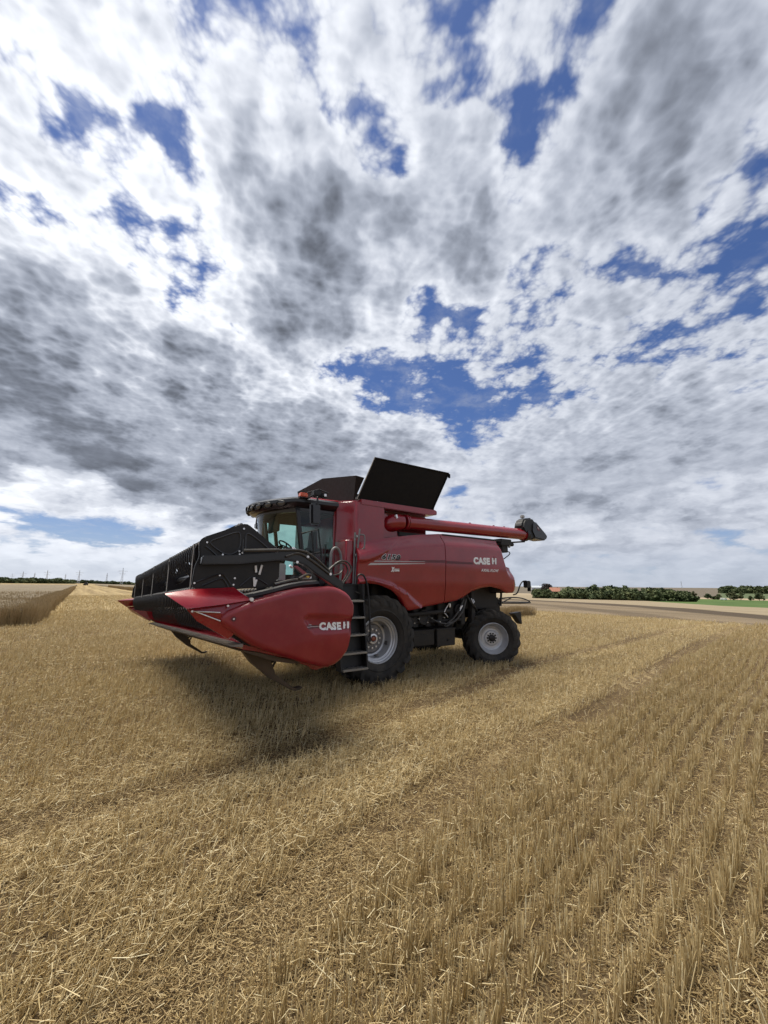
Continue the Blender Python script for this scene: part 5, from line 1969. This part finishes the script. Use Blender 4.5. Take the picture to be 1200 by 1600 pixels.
r_ = np.random.default_rng(5)
spots = []
for k in range(120):
    az = r_.uniform(20.3, 36.2)
    d = r_.uniform(440, 600)
    edge = smooth01((36.6 - az) / 3.0) * 0.25 + 0.75
    hump = 1.0 + 0.25 * math.exp(-((az - 27.0) / 2.6) ** 2) - 0.35 * math.exp(-((az - 22.5) / 1.4) ** 2)
    if az < 24 and d > 520:
        continue
    h = (d - 440) / 160 * 3.0 + r_.uniform(5.0, 10.0) * hump * edge
    spots.append((az, d, r_.uniform(9, 15), h))
for k in range(46):
    az = 20.0 + 16.4 * k / 45 + r_.uniform(-0.15, 0.15)
    spots.append((az, 436 + r_.uniform(0, 10), r_.uniform(8, 13), r_.uniform(4.0, 8.5)))
tree_mass('wood', 'dense dark green wood across the dip behind the pale field', spots, GREEN)
tree('spreading_tree', 'dark copper leaved tree rising beside the small houses', 21.35, 560, 15, 16, PURPLE, 41)
spots = [(r_.uniform(39.0, 44.2), r_.uniform(1080, 1200), r_.uniform(11, 20), r_.uniform(8, 15)) for _ in range(60)]
tree_mass('tree_belt', 'broken belt of trees on the far right slope', spots, GREEN)
spots = []
for _ in range(150):
    az = r_.uniform(-46, -36.9)
    d = r_.uniform(1150, 1300)
    h = 7 + 2.4 * math.sin(az * 2.3) + r_.uniform(-2, 4) - (4 if az > -38 else 0)
    spots.append((az, d, r_.uniform(14, 24), max(6, h)))
tree_mass('tree_belt', 'long dark belt of trees on the far left horizon', spots, GREEN)
spots = [(az, 2150 + r_.uniform(0, 60), 34, r_.uniform(6, 11)) for az in np.arange(-37.2, -30.5, 0.35)]
tree_mass('tree_belt', 'thin dark belt of trees beyond the pylons behind the lane', spots, GREEN)

GR = 'trees dotted along the meadow edge'
for k, (az, d, w, h, tr, mat, lab) in enumerate((
        (36.02, 560, 6.5, 8.6, 0.30, GREEN, 'slender dark tree at the end of the wood, nearer the wood of two'),
        (36.62, 575, 6.0, 8.8, 0.42, OLIVE, 'slender tree on a bare stem just past the end of the wood'),
        (37.05, 560, 2.6, 3.2, 0.15, GREEN, 'smallest bush on the meadow edge, standing alone beside the two slender trees'),
        (37.92, 560, 7.0, 6.0, 0.20, GREEN, 'round dark bush left of the low hedge on the meadow edge'),
        (38.75, 560, 5.5, 5.6, 0.15, GREEN, 'dark bush between the low hedge and the white vehicle'),
        (39.95, 560, 9.5, 7.4, 0.18, OLIVE, 'broad olive bush right of the white vehicle, the widest on the meadow edge'),
        (40.55, 565, 8.0, 7.6, 0.38, GREEN, 'round headed tree on a clear trunk next to the broad olive bush'),
        (41.35, 540, 5.0, 4.6, 0.12, GREEN, 'low dark bush standing forward on the meadow'),
        (41.98, 560, 8.0, 7.4, 0.30, GREEN, 'round dark tree second from the right edge'),
        (42.27, 545, 4.8, 5.6, 0.15, GREEN, 'narrow dark bush at the right edge of the meadow'))):
    tree('bush' if h < 6.1 else 'meadow_tree', lab, az, d, w, h, mat, 70 + k, tr, GR)
q, t = crown_arrays(1.0, 2.6, 1, 1, 0.1, 3)
hs = []
for k in range(9):
    hs.append((38.25 + 0.05 * k, 566, 4.0, 2.8 + 0.4 * (k % 3)))
Q, T = [], []
x0, y0, z0 = at(38.45, 566)
for k, (az, d, w, h) in enumerate(hs):
    x, y, z = at(az, d)
    q, t = crown_arrays(w, h, 5, 40, 0.3, 300 + k, 0.1)
    Q.append(q + np.array([x - x0, y - y0, z - z0]))
    T.append(t)
hedge = leaf_object('hedge', np.concatenate(Q), np.concatenate(T), OLIVE)
hedge.location = (x0, y0, z0)
tag(hedge, 'short low olive hedge on the meadow edge between two bushes', 'hedge')

# houses by the wood
MAT['plaster'] = paint('white_plaster', (0.62, 0.60, 0.56), 0.85, scale=0.3)
MAT['brick'] = paint('red_brick', (0.26, 0.12, 0.085), 0.85, scale=0.4)
MAT['roof_tile'] = paint('red_roof_tile', (0.30, 0.13, 0.085), 0.8, scale=0.5)
MAT['roof_grey'] = paint('grey_roof_sheet', (0.33, 0.36, 0.40), 0.6, scale=0.5)
MAT['pane'] = paint('dark_pane', (0.04, 0.05, 0.06), 0.15, scale=1.0)


def house(name, label, az, dist, w, d, h, roof_h, wall, roof, yaw, lift=0.0):
    x, y, z = at(az, dist)
    root = bpy.data.objects.new(name, None)
    COL.objects.link(root)
    root.location = (x, y, z + lift)
    root.rotation_euler = (0, 0, yaw)
    tag(root, label, 'house' if 'barn' not in name else 'barn')
    m = MB()
    m.prism([(-d / 2, -6), (d / 2, -6), (d / 2, h), (0, h + roof_h - 0.12), (-d / 2, h)], -w / 2, w / 2, 'x')
    wo = m.build('wall', wall, root)
    m = MB()
    e = 0.4
    for s in (-1, 1):
        m.hull([(x_, y_, z_ + dz) for x_ in (-w / 2 - e, w / 2 + e) for y_, z_ in ((0, h + roof_h), (s * (d / 2 + e), h - roof_h * e / (d / 2))) for dz in (0.0, 0.18)])
    ro = m.build('roof', roof, root)
    m = MB()
    m.box((w * 0.28, 0, h + roof_h + 0.3), (0.7, 0.7, 1.6))
    m.build('chimney', 'brick', ro)
    for k in range(3):
        m = MB()
        m.span(-w * 0.3 + k * w * 0.3 - 0.5, -w * 0.3 + k * w * 0.3 + 0.5, -d / 2 - 0.03, -d / 2 + 0.1, h * 0.35, h * 0.75)
        m.build('window', 'pane', root)
    return root


house('cottage', 'white gabled cottage left of the copper leaved tree', 20.85, 500, 5.5, 6.0, 4.6, 3.0, 'plaster', 'roof_grey', R(62))
house('cottage', 'low white cottage under the copper leaved tree', 21.75, 505, 6.5, 5.5, 5.6, 2.2, 'plaster', 'roof_grey', R(65))
house('brick_house', 'red roofed brick house peeping over the wood', 22.35, 540, 11, 7.5, 6.4, 4.2, 'brick', 'roof_tile', R(-18))
house('barn', 'long grey roofed barn showing beside the rear marker lamp', 20.25, 700, 16, 12, 9.0, 2.6, 'roof_grey', 'roof_grey', R(-15), 1.5)

# a small white vehicle left on the meadow
x, y, z = at(39.17, 530)
van = bpy.data.objects.new('caravan', None)
COL.objects.link(van)
van.location = (x, y, z)
van.rotation_euler = (0, 0, R(-35))
tag(van, 'small white vehicle parked out on the green meadow', 'vehicle')
m = MB()
m.prism([(-2.6, 0.5), (2.5, 0.5), (2.7, 1.2), (1.9, 2.0), (-2.5, 2.1), (-2.7, 1.2)], -1.0, 1.0, 'y', 0.12)
m.build('body', 'white', van)
for xx in (-1.6, 1.6):
    for yy in (-0.95, 0.95):
        m = MB()
        m.lathe([(-0.1, 0.0), (-0.1, 0.36), (0.1, 0.36), (0.1, 0.0)], (xx, yy, 0.36), 16)
        m.build('wheel', 'rubber', van)
m = MB()
m.prism([(1.75, 1.25), (2.45, 1.25), (1.85, 1.85), (1.0, 1.85), (1.0, 1.25)], -1.02, 1.02)
m.build('window', 'pane', van)

# dark tractor far down the lane
x, y, z = at(-35.55, 430)
tr = bpy.data.objects.new('tractor', None)
COL.objects.link(tr)
tr.location = (x, y, z)
tr.rotation_euler = (0, 0, R(-75))
tag(tr, 'tiny dark tractor standing far away at the end of the harvested lane', 'tractor')
m = MB()
m.span(-1.0, 2.4, -0.45, 0.45, 0.8, 1.6, 0.1)
m.build('body', 'dusty_dark', tr)
m = MB()
m.span(-1.3, 0.4, -0.75, 0.75, 1.4, 2.75, 0.1)
m.build('cab', 'satin', tr)
for xx, yy, rr in ((-0.8, 0.9, 0.9), (-0.8, -0.9, 0.9), (1.9, 0.8, 0.6), (1.9, -0.8, 0.6)):
    m = MB()
    m.lathe([(-0.25, 0.0), (-0.25, rr * 0.9), (-0.15, rr), (0.15, rr), (0.25, rr * 0.9), (0.25, 0.0)], (xx, yy, rr), 20)
    m.build('wheel', 'rubber', tr)

# power pylons
MAT['pylon'] = paint('grey_lattice_steel', (0.42, 0.44, 0.47), 0.6, metal=0.2, scale=0.2)


def pylon_mesh(H=50.0, fat=0.24):
    body, arms = MB(), MB()

    def half(z):
        return interp([(0, 3.6), (30, 1.3), (H, 0.45)], z)
    lev = [0, 7, 13, 18.5, 23.5, 28, 32, 36, 40, 44, H]
    for sx, sy in ((1, 1), (1, -1), (-1, 1), (-1, -1)):
        body.tube([(sx * half(z), sy * half(z), z) for z in lev], fat, 5)
    for a, b in zip(lev, lev[1:]):
        for s in (1, -1):
            for p, q in (((1, s), (-1, s)), ((s, 1), (s, -1))):
                body.tube([(p[0] * half(a), p[1] * half(a), a), (q[0] * half(b), q[1] * half(b), b)], fat * 0.55, 4)
                body.tube([(q[0] * half(a), q[1] * half(a), a), (p[0] * half(b), p[1] * half(b), b)], fat * 0.55, 4)
    for z, L in ((32, 9.0), (40, 11.5)):
        for s in (1, -1):
            for sy in (1, -1):
                arms.tube([(s * half(z), sy * half(z), z), (s * L, 0, z + 0.4)], fat * 0.8, 5)
                arms.tube([(s * half(z + 2.4), sy * half(z + 2.4), z + 2.4), (s * L, 0, z + 0.4)], fat * 0.7, 5)
            for f in (0.6, 1.0):
                arms.tube([(s * L * f, 0, z + 0.4), (s * L * f, 0, z - 2.6)], fat * 0.6, 5)
    return body, arms


PY = [(-41.8, 3000), (-40.99, 2420), (-40.05, 2640), (-39.03, 2070), (-37.45, 2820), (-36.26, 1950), (-33.67, 2300), (-32.18, 1480)]
PL = ['faint pylon above the left tree belt, furthest left of the row', 'pylon above the tree belt, second from the left edge', 'faint narrow pylon above the tree belt, third from the left edge', 'tall leaning looking pylon above the tree belt, fourth from the left edge',
      'small faint pylon just past the end of the dark tree belt', 'pylon straight above the start of the harvested lane', 'thin pylon between the lane and the nearest pylon', 'biggest nearest pylon, close to the far end of the reel']
b_, a_ = pylon_mesh()
p0 = bpy.data.objects.new('pylon', None)
COL.objects.link(p0)
pb = b_.build('lattice_mast', 'pylon', p0, angle=0)
pa = a_.build('crossarm', 'pylon', p0, angle=0)
for k, ((az, d), lab) in enumerate(zip(PY, PL)):
    o = p0
    if k:
        o = p0.copy()
        COL.objects.link(o)
        for ch in (pb, pa):
            c = ch.copy()
            COL.objects.link(c)
            c.parent = o
    x, y, z = at(az, d)
    o.location = (x, y, z)
    o.rotation_euler = (0, 0, R(-az + (0, 20, 70, 15, 70, 10, 78, 5)[k]))
    tag(o, lab, 'pylon', 'power pylons along the left horizon')
o = p0.copy()
COL.objects.link(o)
for ch in (pb, pa):
    c = ch.copy()
    COL.objects.link(c)
    c.parent = o
x, y, z = at(35.65, 3600)
o.location = (x, y, z)
tag(o, 'single faint pylon far off above the right end of the wood', 'pylon', 'power pylons along the right horizon')

# ------------------------------------------------------------------ every loose fitting an object of its own
def islands(me):
    n = len(me.vertices)
    par = list(range(n))

    def find(a):
        while par[a] != a:
            par[a] = par[par[a]]
            a = par[a]
        return a
    for e in me.edges:
        a, b = find(e.vertices[0]), find(e.vertices[1])
        if a != b:
            par[a] = b
    out = {}
    for p in me.polygons:
        out.setdefault(find(p.vertices[0]), []).append(p.index)
    return list(out.values())


def split_pieces(o):
    me = o.data
    groups = islands(me)
    if len(groups) < 2:
        return
    base = o.name.split('.')[0]
    for g in groups:
        remap, co, faces, sm = {}, [], [], []
        for pi in g:
            p = me.polygons[pi]
            f = []
            for v in p.vertices:
                if v not in remap:
                    remap[v] = len(co)
                    co.append(me.vertices[v].co[:])
                f.append(remap[v])
            faces.append(f)
            sm.append(p.use_smooth)
        nm = bpy.data.meshes.new(base)
        nm.from_pydata(co, [], faces)
        nm.polygons.foreach_set('use_smooth', sm)
        nm.set_sharp_from_angle(angle=R(35))
        nm.materials.append(me.materials[0])
        c = link(base, nm, o.parent)
        c.location, c.rotation_euler, c.scale = o.location, o.rotation_euler, o.scale
    bpy.data.objects.remove(o)


for o in [q for q in list(COL.objects) if q.type == 'MESH' and q.name.split('.')[0] in ('bolt', 'wheel_nut', 'pipe_fitting', 'latch', 'coupling_pin', 'sight_rod', 'axle', 'cylinder_rod', 'cradle_clamp', 'pressed_rib', 'platform_rail', 'hose', 'divider_light_edge_and_pin', 'tail_hoop', 'skid_brace')]:
    split_pieces(o)
